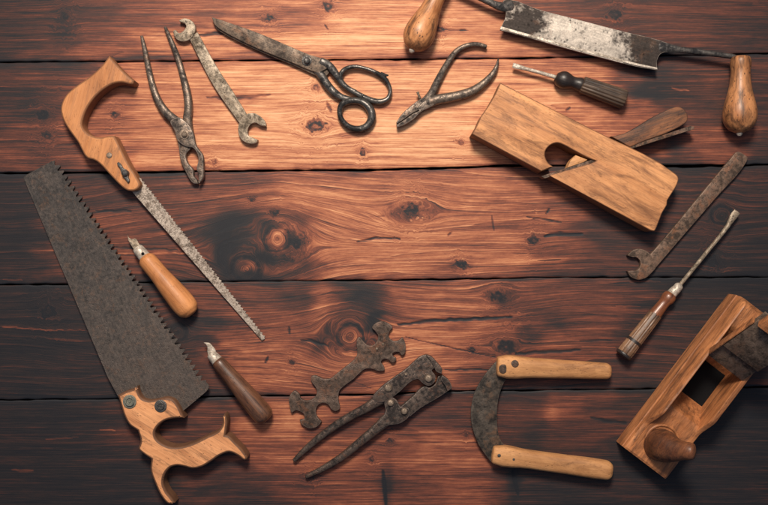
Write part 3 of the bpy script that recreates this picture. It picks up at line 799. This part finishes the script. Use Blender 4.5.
m = MB().tube([(420, 98.5, 8, 1.3), (418.4, 94.5, 9, 1.2), (417.8, 92.5, 9, 1.6)], 3, 10)
part('pin', m, M_['rivet'], t)

# ================================================================== 7 stubby fluted screwdriver
t = thing('screwdriver', 'stubby screwdriver with dark fluted handle and short flat tip', 'screwdriver', (557, 78), (624, 99))
m = MB().tube([(512.8, 65.3, 10, 2.4, .25), (516, 66.2, 10, 2.6, .35), (521, 67.6, 10, 2.2, .7), (526, 69, 10, 1.9, 1), (545, 74.2, 10, 1.9, 1), (560, 78.6, 10, 2.1, 1)], 4, 14, cap=.05)
part('shaft', m, M_['bright_steel'], t, axis=((513, 65), (556, 77)))
m = MB().tube([(556, 77, 11, 4.5), (558, 78, 11, 6.6), (561, 79.2, 11, 8.2), (565, 80.5, 11, 8.7), (569, 81.6, 11, 7.4), (572.5, 82.5, 11, 6.0), (576, 83.5, 11, 6.1), (580, 84.6, 11, 6.9), (583, 85.5, 11, 6.4)], 4, 22, cap=.1)
part('ferrule', m, M_['ebony'], t, axis=((556, 77), (583, 85)))
m = MB().tube([(581.6, 84.6, 11, 7.2), (582.6, 85, 11, 8.3), (600, 91, 11, 9.0), (618, 97.4, 11, 9.6), (623.4, 99.4, 11, 9.6), (624.6, 99.8, 11, 8.6)], 1, 96, cap=.06,
              mod=lambda q, a: 1 - .075 * (0.5 + 0.5 * math.cos(a * 16)) ** 1.5)
part('grip', m, M_['flute'], t, axis=((582, 84.7), (624, 99.5)))

# ================================================================== 8 moulding plane, lying on its side
t = thing('moulding_plane', 'pale wooden moulding plane lying on its side with round escapement', 'plane', (486, 108), (665, 203))
full = [(500.4, 82.6, 'c'), (495.3, 93.6, 'c'), (488.6, 105.3, 'c'), (480.4, 117.1, 'c'), (476.8, 125.5, 'c'), (471.8, 134, 'c'), (536.2, 168.8, 'c'), (548.8, 175.5, 'c'), (650.5, 230.6, 'c'), (654.6, 230.9), (657, 227, 'c'), (662.4, 213, 'c'), (667.2, 205, 'c'), (667.6, 200.5, 'c'), (678.6, 180.5), (678.3, 177), (675.5, 173.6), (591, 128.5, 'c')]
up = [p for p in full]
i0 = up.index((548.8, 175.5, 'c'))
slot = [(541.2, 171.5, 'c'), (553.5, 166.8, 'c'), (548.4, 162.8), (545.2, 156), (545.8, 150.5), (549.2, 146.2), (553.5, 143.6), (558, 143), (563.8, 145), (574, 150.6), (590, 158.8), (596.2, 161, 'c'), (591, 163.2, 'c'), (548.8, 175.5, 'c')]
j = up.index((536.2, 168.8, 'c'))
up = up[:j] + slot + up[i0 + 1:]
zl, zu = .005, .031
m = MB()
m.plate(up, 0, zu, 1.2, 4, rimw=-1)
part('body', m, M_['plane'], t, axis=((490, 120), (665, 215)))
m = MB().plate([(541, 176.3, 'c'), (545, 178.4, 'c'), (592.5, 162.6, 'c'), (629, 149.6, 'c'), (693.6, 129.3, 'c'), (694.6, 126.6, 'c'), (690, 126, 'c'), (628, 147, 'c'), (590.5, 160.2, 'c')], .008, lambda x, y: .0292 if x < 610 else .0225, .2, 1, smooth=False)
part('iron', m, M_['bar_iron'], t, axis=((545, 178), (694, 127)))
m = MB().plate([(575.8, 155.2, 'c'), (587.6, 159.8, 'c'), (584, 162, 'c'), (567.5, 167.6, 'c'), (570.5, 161)], .012, .0292, .4, 2)
part('wedge', m, M_['ash'], t, axis=((570, 165), (590, 158)), label='pale wedge tip showing in the escapement')
m = MB().plate([(611, 136.5, 'c'), (624, 133.4), (640, 125), (652.5, 117.3), (663, 111.8), (673, 107.6), (680, 107), (685.5, 110.5), (688, 117), (686.8, 122), (682, 125.6), (667, 133.2), (646, 140.8), (630, 147.5, 'c')], .006, .0235, 1.3, 3)
part('wedge', m, M_['wedge'], t, axis=((611, 142), (688, 113)), label='stained brown wedge end sticking out behind the body')

# ================================================================== 9 single-ended wrench
t = thing('spanner', 'brown flat bar spanner with one open end below the moulding plane', 'wrench', (640, 265), (741, 157))
m = MB().plate([(649, 256, 'c'), (667.5, 235), (700, 195.5), (735.6, 152.8, 'c'), (738.5, 151.8), (744, 154.2), (748, 157.6, 'c'), (746.6, 162), (716, 198), (684, 235), (654, 270, 'c')], .001, .0062, .7, 3)
m.plate([(651.5, 256), (647, 251.2), (639, 248.8), (632.5, 250.6), (627.6, 255.4, 'c'), (632.5, 257.2), (637, 257.6), (640.2, 261), (640.4, 266), (637, 270.2), (632, 270.6), (627.4, 271, 'c'), (630.6, 276.6), (638, 279.8), (646, 278), (652, 272.6), (656.2, 267)], 0, .0075, .9, 3)
part('body', m, M_['bar_iron'], t)
m = MB().dome(740, 158, .0055, .0066, 2.6, .2)
part('rust_boss', m, M_['iron'], t)

# ================================================================== 10 long screwdriver
t = thing('long_screwdriver', 'long shafted screwdriver with strapped wooden grip, tip pointing up right', 'screwdriver', (623, 356), (737, 211))
m = MB().tube([(737.2, 211.5, 9, 3.2, .25), (734, 215.5, 9, 3.7, .4), (731, 220.5, 9, 3.0, .7), (727, 227, 9.5, 2.3, 1), (708, 250.8, 10, 2.0, 1), (690, 272.8, 10, 2.0, 1), (676, 289.5, 10, 2.0, 1)], 4, 14, cap=.1)
part('shaft', m, M_['wrench_steel'], t)
m = MB().tube([(680.5, 284.3, 10, 2.4), (679.5, 285.4, 10, 4.0), (677, 288.6, 10, 4.5), (674.2, 291.2, 10, 4.9), (671, 294.5, 10, 4.9), (670.2, 295.4, 10, 4.4)], 3, 18, cap=.1)
part('ferrule', m, M_['bright_steel'], t)
m = MB().tube([(672, 293.4, 10.5, 4.0), (670.5, 295.2, 10.5, 6.2), (667.5, 298.8, 10.5, 6.8), (664.5, 302.4, 10.5, 5.6), (661, 306.8, 10.5, 5.7), (657.5, 311.2, 10.5, 6.2), (654.6, 314.8, 10.5, 6.6)], 4, 20, cap=.1)
part('collar', m, M_['amber'], t)
L0, L1 = (656, 313.5), (624, 354.5)


def oct_(q, a):
    s = (a % (math.pi / 4)) - math.pi / 8
    r = math.cos(math.pi / 8) / math.cos(s)
    return r - .15 * math.exp(-((abs(s) - math.pi / 8) / .10) ** 2)


def seg(a, b, rr):
    return (L0[0] + (L1[0] - L0[0]) * a, L0[1] + (L1[1] - L0[1]) * a, 10.5, rr)


m = MB().tube([seg(0, 0, 6.2), seg(.02, 0, 7.2), seg(.3, 0, 7.7), seg(.655, 0, 8.1), seg(.66, 0, 7.4), seg(.705, 0, 7.4), seg(.71, 0, 8.1), seg(.85, 0, 8.4), seg(.97, 0, 8.4), seg(.985, 0, 8.0)], 1, 64, cap=.05, mod=oct_)
g = part('grip', m, M_['straps'], t, axis=(L0, L1))
m = MB().tube([seg(.655, 0, 7.7), seg(.71, 0, 7.7)], 2, 32, cap=0)
part('ring', m, M_['ebony'], g)
m = MB().tube([seg(.98, 0, 8.4), seg(1.0, 0, 8.6), seg(1.03, 0, 8.2)], 2, 24, cap=.15)
part('end_cap', m, M_['ebony'], g)

# ================================================================== 11 horned bench plane
t = thing('bench_plane', 'wooden horned bench plane standing on its sole with iron raised', 'plane', (616, 441), (728, 294))
UO = Vector((616, 441)); UD = Vector((.605, -.796)); VD = Vector((.796, .605))


def uv(u, v, zmm):
    p = UO + UD * u + VD * v
    return Vector(((p.x - CX) * S, -(p.y - CY) * S, zmm / 1000))


def sstep(a, b, x):
    k = min(1, max(0, (x - a) / (b - a)))
    return k * k * (3 - 2 * k)


V, F = [], []
us = sorted(set([0, 1, 2, 3] + [4 + i * 2.0 for i in range(90)] + [181, 182.5, 183.5, 184.3, 184.8, 185]))
Wd = 53.0
for u in us:
    endr = 1 - max(0, (u - 176) / 9) ** 2 * .28 if u > 176 else 1        # rounded heel
    toe = 1 - max(0, (2 - u) / 2) * .05
    zl_ = (31 + 19 * sstep(30, 52, u)) * endr * toe
    zr_ = (31 + 16 * sstep(52, 74, u)) * endr * toe
    floor = 31 - 3 * sstep(30, 60, u) * 0
    if u < 50:
        fl = 31 * toe
    elif u < 60:
        fl = 31 + .9 * math.sin((u - 50) / 10 * math.pi)
    elif u < 79:
        fl = 31 - 29.5 * ((u - 60) / 19) ** 1.1
    elif u < 118:
        fl = 1.5
    else:
        fl = min(zl_ - .5, 1.5 + (u - 118) * 1.3)
    ch = sstep(34, 54, u)
    zs = 25.0 if ch > 0 else 25.0
    L = [(0.35, 0), (0, .6), (0, 22.5), (.25, 24.6), (.9, 25.2), (1.3, 25.2 + .6 * ch)]
    ze = zl_
    for k in range(1, 8):
        a = k / 7
        L.append((1.3 + (4.6 * ch + 1.0 * (1 - ch)) * (1 - math.cos(a * math.pi / 2)) ** .85, 25.8 + (ze - 25.8) * math.sin(a * math.pi / 2) ** .9))
    xi = 6.9
    L.append((xi - .4, ze)); L.append((xi, ze - .5)); L.append((xi + .2, max(fl, min(ze - 1, fl + 1)) if ze > fl + 1 else fl))
    for k in range(1, 8):
        L.append((xi + .2 + (46.6 - xi) * k / 8, fl))
    L.append((47.0, fl)); L.append((47.3, max(fl, zr_ - .6))); L.append((47.7, max(fl, zr_)))
    L.append((50.5, max(fl * .98, zr_))); L.append((52.2, zr_ - 1.0)); L.append((53, zr_ - 3)); L.append((53, .6)); L.append((52.6, 0))
    for (v, z) in L:
        V.append(uv(u, v, z))
NL = len(L)
for a in range(len(us) - 1):
    for k in range(NL - 1):
        F.append([a * NL + k, (a + 1) * NL + k, (a + 1) * NL + k + 1, a * NL + k + 1])
    F.append([a * NL + NL - 1, (a + 1) * NL + NL - 1, (a + 1) * NL, a * NL])
F.append(list(range(NL - 1, -1, -1))[::-1]); F.append([(len(us) - 1) * NL + k for k in range(NL - 1, -1, -1)])
m = MB().add(V, F)
part('body', m, M_['bench'], t, sharp=32)


def slab(m, s0, s1, v0, v1, o0, o1, c=.0):
    """slab along the 45-degree bed: s along the slope, o above the bed (mm)"""
    A = math.radians(44)
    P = []
    for s in (s0, s1):
        for o in (o0, o1):
            for v in (v0, v1):
                u = 86 + (s * math.cos(A) - o * math.sin(A)) / 1.2
                z = 2 + s * math.sin(A) + o * math.cos(A)
                P.append(uv(u, v, z))
    bm = bmesh.new()
    vs = [bm.verts.new(p) for p in P]
    for q in ((0, 1, 3, 2), (4, 6, 7, 5), (0, 4, 5, 1), (2, 3, 7, 6), (0, 2, 6, 4), (1, 5, 7, 3)):
        bm.faces.new([vs[k] for k in q])
    bmesh.ops.recalc_face_normals(bm, faces=bm.faces)
    bmesh.ops.bevel(bm, geom=list(bm.edges), offset=.0009, segments=2, profile=.5, affect='EDGES')
    bm.verts.ensure_lookup_table()
    bm.verts.index_update()
    m.add([v.co.copy() for v in bm.verts], [[v.index for v in f.verts] for f in bm.faces])
    bm.free()
    return m


part('iron', slab(MB(), 60, 150, 5.6, 47.6, 1.2, 5.4), M_['plane_iron'], t)
part('chip_breaker', slab(MB(), 86, 140, 6.0, 47.2, 5.6, 9.6), M_['plane_iron'], t)
part('wedge', slab(MB(), 140, 172, 6.4, 46.8, 9.8, 19), M_['bench'], t)
part('side_strip', slab(MB(), 66, 136, 3.4, 5.4, 1.0, 10.5), M_['bench'], t)
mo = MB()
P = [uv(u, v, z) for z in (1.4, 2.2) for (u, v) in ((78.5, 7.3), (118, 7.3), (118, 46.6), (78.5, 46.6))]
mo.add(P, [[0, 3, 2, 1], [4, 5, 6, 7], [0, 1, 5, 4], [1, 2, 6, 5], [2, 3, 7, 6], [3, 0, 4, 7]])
part('mouth', mo, M_['hole'], t)  # added near-black plate, paints the shade at the bottom of the throat
hp = [(23, 27, 29, 15.8), (24, 27, 38, 15.6), (25, 28, 47, 15.0), (26.5, 30, 56, 12.8), (29, 33, 65, 10.2), (32, 35.5, 72, 8.6), (34.5, 38, 77, 8.2), (36, 40, 79, 7.6)]


def horn_pts():
    o = []
    for (u, v, z, r) in hp:
        w = uv(u, v, z)
        k = S * (1 - z / 1000 / H)
        o.append((w.x / k + CX, CY - w.y / k, z, r))
    return o


m = MB().tube(horn_pts(), 5, 22, 2.0, cap=.35, true3d=True)
part('horn', m, M_['horn'], t)
m = MB()
pts = []
for k in range(18):
    a = 2 * math.pi * k / 18
    w = uv(27 + 16 * math.cos(a), 27 + 16 * math.sin(a), 31)
    kk = S * (1 - .031 / H)
    pts.append((w.x / kk + CX, CY - w.y / kk, 31, 1.6))
m.tube(pts, 2, 10, closed=True)
part('collar', m, M_['bench'], t)

# ================================================================== 12 crescent chopper
t = thing('crescent_chopper', 'crescent bladed chopper with two parallel pale wooden handles', 'chopper', (490, 412), (610, 418))
m = MB().plate([(499, 358.5, 'c'), (492, 366), (482.3, 378.6), (474.5, 393), (471.2, 408), (471.2, 420), (474, 433), (479, 445), (485, 454), (491, 462, 'c'), (510, 462, 'c'), (512, 452, 'c'), (506, 446.4), (501.3, 441), (498.3, 433), (497, 414.3), (498.6, 398), (502, 387), (507.5, 377), (514, 369, 'c')], .0075, .0102, .5, 2)
part('blade', m, M_['iron_dark'], t)
up_ax = [(497.2, 366.2), (610.5, 371.2)]; lo_ax = [(492.5, 454), (611.5, 470.6)]
for (a, b), r0, r1 in ((up_ax, 9.9, 7.9), (lo_ax, 8.9, 9.3)):
    pr = [(0, r0 * .9), (.012, r0), (.3, r0 * 1.0), (.6, (r0 + r1) / 2), (.93, r1), (.975, r1 * .93), (.995, r1 * .74)]
    m = MB().tube([(a[0] + (b[0] - a[0]) * s, a[1] + (b[1] - a[1]) * s, 10.5, r) for s, r in pr], 4, 28, power=3.0, cap=.12)
    hd = part('handle', m, M_['ash'], t, axis=(a, b))
    if r0 > 9.5:
        mm_ = MB().dome(515, 364.2, .0212, .0246, 3.9, .25)
        part('rivet', mm_, M_['iron'], hd)
        mm_ = MB().dome(503.5, 368.8, .0212, .0240, 4.4, .15)
        part('rivet', mm_, M_['iron'], hd)
    else:
        mm_ = MB().dome(499.3, 455.6, .0204, .0226, 1.7, .2)
        part('rivet', mm_, M_['dark_screw'], hd)
        mm_ = MB().dome(513.6, 459.4, .0206, .0228, 1.5, .2)
        part('rivet', mm_, M_['dark_screw'], hd)

# ================================================================== 13 compound pincers
t = thing('compound_pincers', 'rusty compound end cutting pincers with riveted links and long handles', 'pincers', (391, 404), (300, 467))
m = MB().plate([(376, 402), (372.5, 398), (381, 387.2), (394, 377.4), (406, 368.8), (413, 362.5), (421, 356), (428, 355), (433, 361), (435.6, 368, 'c'), (432, 370.4), (435.4, 375.5), (434.6, 382), (429, 386), (423.5, 384), (417.5, 379), (395.5, 395.2), (384, 402)], .0085, .0145, .9, 3)
m.tube([(384, 396, 9, 7, .55), (376, 401.5, 9, 5.6, .7), (366, 408, 8.5, 4.6, .9), (350, 416.5, 7.5, 4.2, 1), (334, 426.5, 7, 3.9, 1), (318, 438.5, 6.5, 3.5, 1), (304, 450.5, 6, 2.9, 1), (294.3, 460.3, 5.5, 2.0, 1)], 5, 14, 2.8)
m.plate([(426, 355, 'c'), (431, 356.5), (437, 362.4), (442.2, 369.2), (441.5, 373.8, 'c'), (436.6, 371.8), (433.2, 365), (429.5, 359.5)], .003, .017, .7, 3)
part('upper_arm', m, M_['pincer_iron'], t)
m = MB().plate([(403.5, 404.5), (413, 396), (425, 386), (429.5, 387.5), (435.5, 383.5), (438.2, 376, 'c'), (442.5, 375.4), (449, 381), (451.3, 387.6), (445.5, 393), (421, 408), (407, 418.6), (399.5, 423), (394, 419), (397, 410)], .002, .0105, .9, 3)
m.plate([(442, 375.2, 'c'), (449, 380.6), (451.8, 387.8), (447.5, 391.5, 'c'), (445.5, 386), (441, 379.5)], .001, .015, .7, 3)
part('lower_jaw', m, M_['pincer_iron'], t)
m = MB().plate([(384.5, 402), (390.5, 396.8), (396.5, 400), (400.8, 407), (408.5, 408.4), (409.4, 415.6), (400, 423.5), (388, 425.5), (380.5, 429.5), (375, 433), (372.5, 428), (380, 420), (385.5, 411.5)], .0095, .0138, .9, 3)
m.tube([(386, 420, 10, 6, .5), (376, 429, 9, 5, .7), (364, 438.8, 8, 4.4, 1), (341, 457.4, 7, 3.7, 1), (322, 468.8, 6, 3.0, 1), (306.3, 476.4, 5.5, 2.0, 1)], 5, 14, 2.8)
part('lower_arm', m, M_['pincer_iron'], t)
for (x, y, z, r) in ((388.3, 388.2, .0142, 3.9), (390.6, 403.2, .0136, 3.4), (404.4, 411.6, .0136, 3.3), (428.6, 378.6, .0142, 3.8), (406, 374.6, .0142, 1.5)):
    m = MB().dome(x, y, z, z + .0032, r, .6)
    part('rivet', m, M_['rivet'], t)

# ================================================================== 14 flat multi wrench
t = thing('multi_wrench', 'flat rusty notched multi wrench lying above the compound pincers', 'wrench', (340, 380), (388, 335))
ow = [(372, 327.4), (376, 323), (382.5, 321.4), (388.8, 323.6), (392.6, 327.4), (389.2, 332.2), (389, 337.4), (393.6, 341), (398.6, 340.4), (402.3, 337.2, 'c'), (404.6, 341), (405.8, 347.5), (404.6, 353.6), (402, 355.4), (399.4, 352.6), (395.8, 352), (392.5, 353.8), (393.2, 356.2), (396.2, 358.2), (395.6, 361.2), (392.4, 363), (388.8, 360), (384, 359.2), (381, 361.8),
      (383.6, 366), (384.6, 370), (379, 371.2), (371, 368.8), (365, 369.2), (360, 373), (354, 378.8), (344, 386.2), (339.4, 391), (338.4, 400), (339.8, 408.6), (336, 411.2), (332, 410), (328, 404.6), (322.8, 403), (318, 405.4), (315.8, 410.4), (317, 416.5), (321.6, 421.6, 'c'), (317.4, 426.6), (309.6, 428.6), (301.6, 424.4), (299.6, 420, 'c'), (304.4, 418.6), (303.4, 413.5),
      (300, 411.8), (296.2, 410.2), (291.6, 412.6), (289.6, 406), (288.8, 398.8), (291, 393.6), (294.6, 390.8), (298.8, 393.6), (301, 398.6), (306.5, 400.6), (312.8, 398.8), (316.6, 394), (316.2, 388.6), (311.2, 381), (311.4, 376.2), (315, 375.4), (322.6, 378.6), (330, 378.6), (336.5, 373.8), (345, 367), (354, 359.6), (357, 355), (356.8, 347), (356.8, 340), (359.4, 336.8), (363, 341), (367.5, 345), (372.6, 345.4), (377, 341), (378.2, 336), (376, 332.2)]
m = MB().plate(ow, .0005, .0062, .9, 3, n=4)
part('body', m, M_['iron'], t)
for (x, y) in ((376.9, 348.8), (382.9, 344)):
    m = MB().dome(x, y, .006, .0072, 1.3, .5)
    part('stud', m, M_['rivet'], t)

# ================================================================== 15 gouge, pale handle
t = thing('carving_gouge', 'short carving gouge with smooth honey coloured wooden handle', 'gouge', (144, 256), (192, 313))
m = MB().plate([(127.4, 234.6, 'c'), (128.8, 237.6), (131, 239), (135.6, 238.6), (138.4, 243.2), (142, 249.5), (138, 254.6), (134.4, 250.5), (131, 245), (128.6, 241)], .0085, .0102, .35, 2)
m.plate([(128.5, 240.5, 'c'), (131, 245), (134.4, 250.5), (138, 254.6), (139.6, 252.5), (135.6, 247), (132, 241.5)], .0102, .0118, .4, 2)
part('blade', m, M_['wrench_steel'], t)
m = MB().tube([(137, 247.5, 11, 4.6), (138, 248.8, 11, 5.4), (142.4, 254.2, 11, 5.9), (146.4, 259, 11, 6.2)], 3, 22, cap=.05)
f = part('ferrule', m, M_['bright_steel'], t)
part('rivet', MB().dome(142.7, 253.7, .0178, .0188, 1.5, .2), M_['hole'], f)  # near-black dome standing in for the dark of a rivet opening
a, b = (145, 257.5), (191.5, 313.5)
pr = [(0, 6.6), (.02, 8.0), (.06, 8.9), (.14, 9.1), (.28, 9.2), (.45, 10.2), (.62, 11.3), (.78, 11.9), (.88, 11.6), (.95, 10.2), (.985, 7.8)]
m = MB().tube([(a[0] + (b[0] - a[0]) * s, a[1] + (b[1] - a[1]) * s, 13.5, r) for s, r in pr], 4, 28, cap=.3)
part('handle', m, M_['honey'], t, axis=(a, b))

# ================================================================== 16 hooked knife, dark handle
t = thing('carving_knife', 'carving tool with dark brown turned handle and small hooked bright blade', 'knife', (217, 360), (267, 419))
m = MB().plate([(203.6, 342.6, 'c'), (206.5, 342.6), (209.4, 343.2), (212.4, 346.2), (215.6, 351), (214.5, 355), (209.5, 357), (207.4, 352.5), (207.3, 347.5), (206.2, 344.8)], .0095, .0125, .6, 2)
part('blade', m, M_['bright_steel'], t)
m = MB().tube([(211, 353.5, 11, 4.6), (212, 354.8, 11, 5.0), (215.5, 358.9, 11, 5.6), (218.6, 362.4, 11, 5.9)], 3, 20, cap=.05)
part('ferrule', m, M_['bright_steel'], t)
a, b = (217.4, 361), (266.5, 418.6)
pr = [(0, 5.8), (.02, 6.6), (.15, 7.4), (.4, 8.7), (.65, 9.9), (.82, 10.4), (.92, 10.3), (.97, 9.4), (.99, 8.2)]
m = MB().tube([(a[0] + (b[0] - a[0]) * s, a[1] + (b[1] - a[1]) * s, 12.2, r) for s, r in pr], 4, 28, cap=.3)
part('handle', m, M_['walnut'], t, axis=(a, b))

# ================================================================== 17 big hand saw
t = thing('hand_saw', 'large hand saw with wide dark toothed blade and carved pale handle', 'saw', (150, 440), (40, 170))
zs_ = lambda x, y: .012 - .009 * min(1, max(0, (400 - y) / 230))
out = [(24, 179.5, 'c'), (23.6, 177.4, 'c'), (25.4, 175.4, 'c'), (52, 161, 'c'), (54.5, 160.8, 'c')]
a, b = Vector((58.5, 161.5)), Vector((207.5, 382.5))
d = (b - a).normalized(); nn = Vector((d.y, -d.x))       # nn: outwards (right / up)
NTT = 42
for k in range(NTT):
    p = a + (b - a) * (k / NTT)
    st = (b - a).length / NTT
    dep = 5.2 + .9 * math.sin(k * 2.1)
    g0 = p - nn * dep
    wv = random.uniform(-.5, .5)
    out.append((g0.x, g0.y, 'c'))
    g1 = p - nn * dep + d * (st * .20)
    out.append((g1.x, g1.y, 'c'))
    tp = p + d * (st * .62 + wv * .3) + nn * random.uniform(-.8, .5)
    out.append((tp.x, tp.y, 'c'))
    t2 = p + d * (st * .80) - nn * 1.2
    out.append((t2.x, t2.y, 'c'))
out += [(206.6, 382.5, 'c'), (209, 385.5, 'c'), (208.2, 389, 'c'), (206, 391.8, 'c'), (182.5, 411.5, 'c'), (170, 412, 'c'), (122, 404, 'c'), (107.5, 377, 'c'), (81, 314, 'c'), (55, 253, 'c')]
m = MB().plate(out, lambda x, y: zs_(x, y) - .0014, zs_, .16, 1, smooth=False, bevb=0)
part('blade', m, M_['saw_steel'], t, axis=((150, 400), (40, 170)))
hs = [(117.3, 395.4, 'c'), (126, 391), (133.8, 388.4), (137.2, 385.8, 'c'), (138.4, 392), (142, 398), (148.8, 400.4), (158, 399), (167.5, 397.6), (173.8, 400), (178.8, 407), (184, 418.2, 'c'), (175, 418.6), (165.5, 420.6), (158.6, 425.5), (154.8, 432), (156, 438), (160.5, 442.6), (169, 446.4), (180, 446.6), (192.5, 443.2), (207.5, 436), (218, 430.6), (222, 424), (222.8, 416), (224, 414.4), (225.8, 416),
      (227.2, 422), (226.4, 430), (225.6, 435, 'c'), (229, 436), (235, 442.2), (242.5, 450), (247.2, 458.6), (244.5, 460.6), (237.5, 456), (229, 452.6), (220, 455.6), (210, 462.4), (201, 467.4), (192, 469), (184, 467), (176, 466), (169.5, 468.4), (164.8, 474.5), (163.2, 483), (166.4, 491.5), (172, 498.6), (174.6, 503, 'c'), (168.6, 504.4), (161, 496.6), (153.8, 481.6), (150, 469.5), (150.8, 459.4, 'c'),
      (143.5, 454.4), (138, 449), (140, 441.6), (137.4, 431, 'c'), (129, 425), (123.8, 416), (119, 400.5)]
m = MB().plate(hs, .0, .0225, 2.5, 5, n=5, rimw=-1)
h = part('handle', m, M_['saw_beech'], t, axis=((125, 400), (215, 455)))
part('screw', MB().dome(129.4, 401.6, .022, .0242, 6.6, .15).dome(129.4, 401.6, .0235, .0262, 4.6, .3, rim=.35), M_['green_screw'], h, label='greenish saw screw with pale washer')
part('screw', MB().dome(160.4, 406, .022, .0240, 6.0, .2).dome(160.4, 406, .0235, .0258, 3.6, .3, rim=.35), M_['dark_screw'], h, label='dark saw screw')

# ================================================================== LIGHT, AIR, CAMERA
world = bpy.data.worlds.new('World')
scene.world = world
world.use_nodes = True
bg = world.node_tree.nodes['Background']
bg.inputs[0].default_value = (.45, .62, 1.0, 1)
bg.inputs[1].default_value = .15


def lamp(name, kind, loc, tgt, energy, color, **kw):
    l = bpy.data.lights.new(name, kind)
    l.energy = energy
    l.color = color
    for k, v in kw.items():
        setattr(l, k, v)
    o = bpy.data.objects.new(name, l)
    COL.objects.link(o)
    o.location = loc
    o.rotation_euler = (Vector(tgt) - Vector(loc)).to_track_quat('-Z', 'Y').to_euler()
    return o


lamp('key_spot', 'SPOT', (-.08, .98, 1.42), (-.02, .03, 0), 148, (1, .88, .745), spot_size=math.radians(66), spot_blend=1.0, shadow_soft_size=.21)
lamp('soft_overhead', 'AREA', (-.05, .55, 1.5), (0, -.05, 0), 7, (1, .92, .84), size=1.1)  # added fill light standing in for bounce from above

cam = bpy.data.cameras.new('camera')
co = bpy.data.objects.new('camera', cam)
COL.objects.link(co)
co.location = (0, 0, H)
co.rotation_euler = (0, 0, 0)
cam.sensor_width = 36
cam.lens = 36 * H / (768 * S)
cam.clip_start = .05
cam.clip_end = 50
scene.camera = co
scene.view_settings.view_transform = 'Standard'
scene.view_settings.look = 'None'
scene.view_settings.exposure = 0
scene.view_settings.gamma = 1
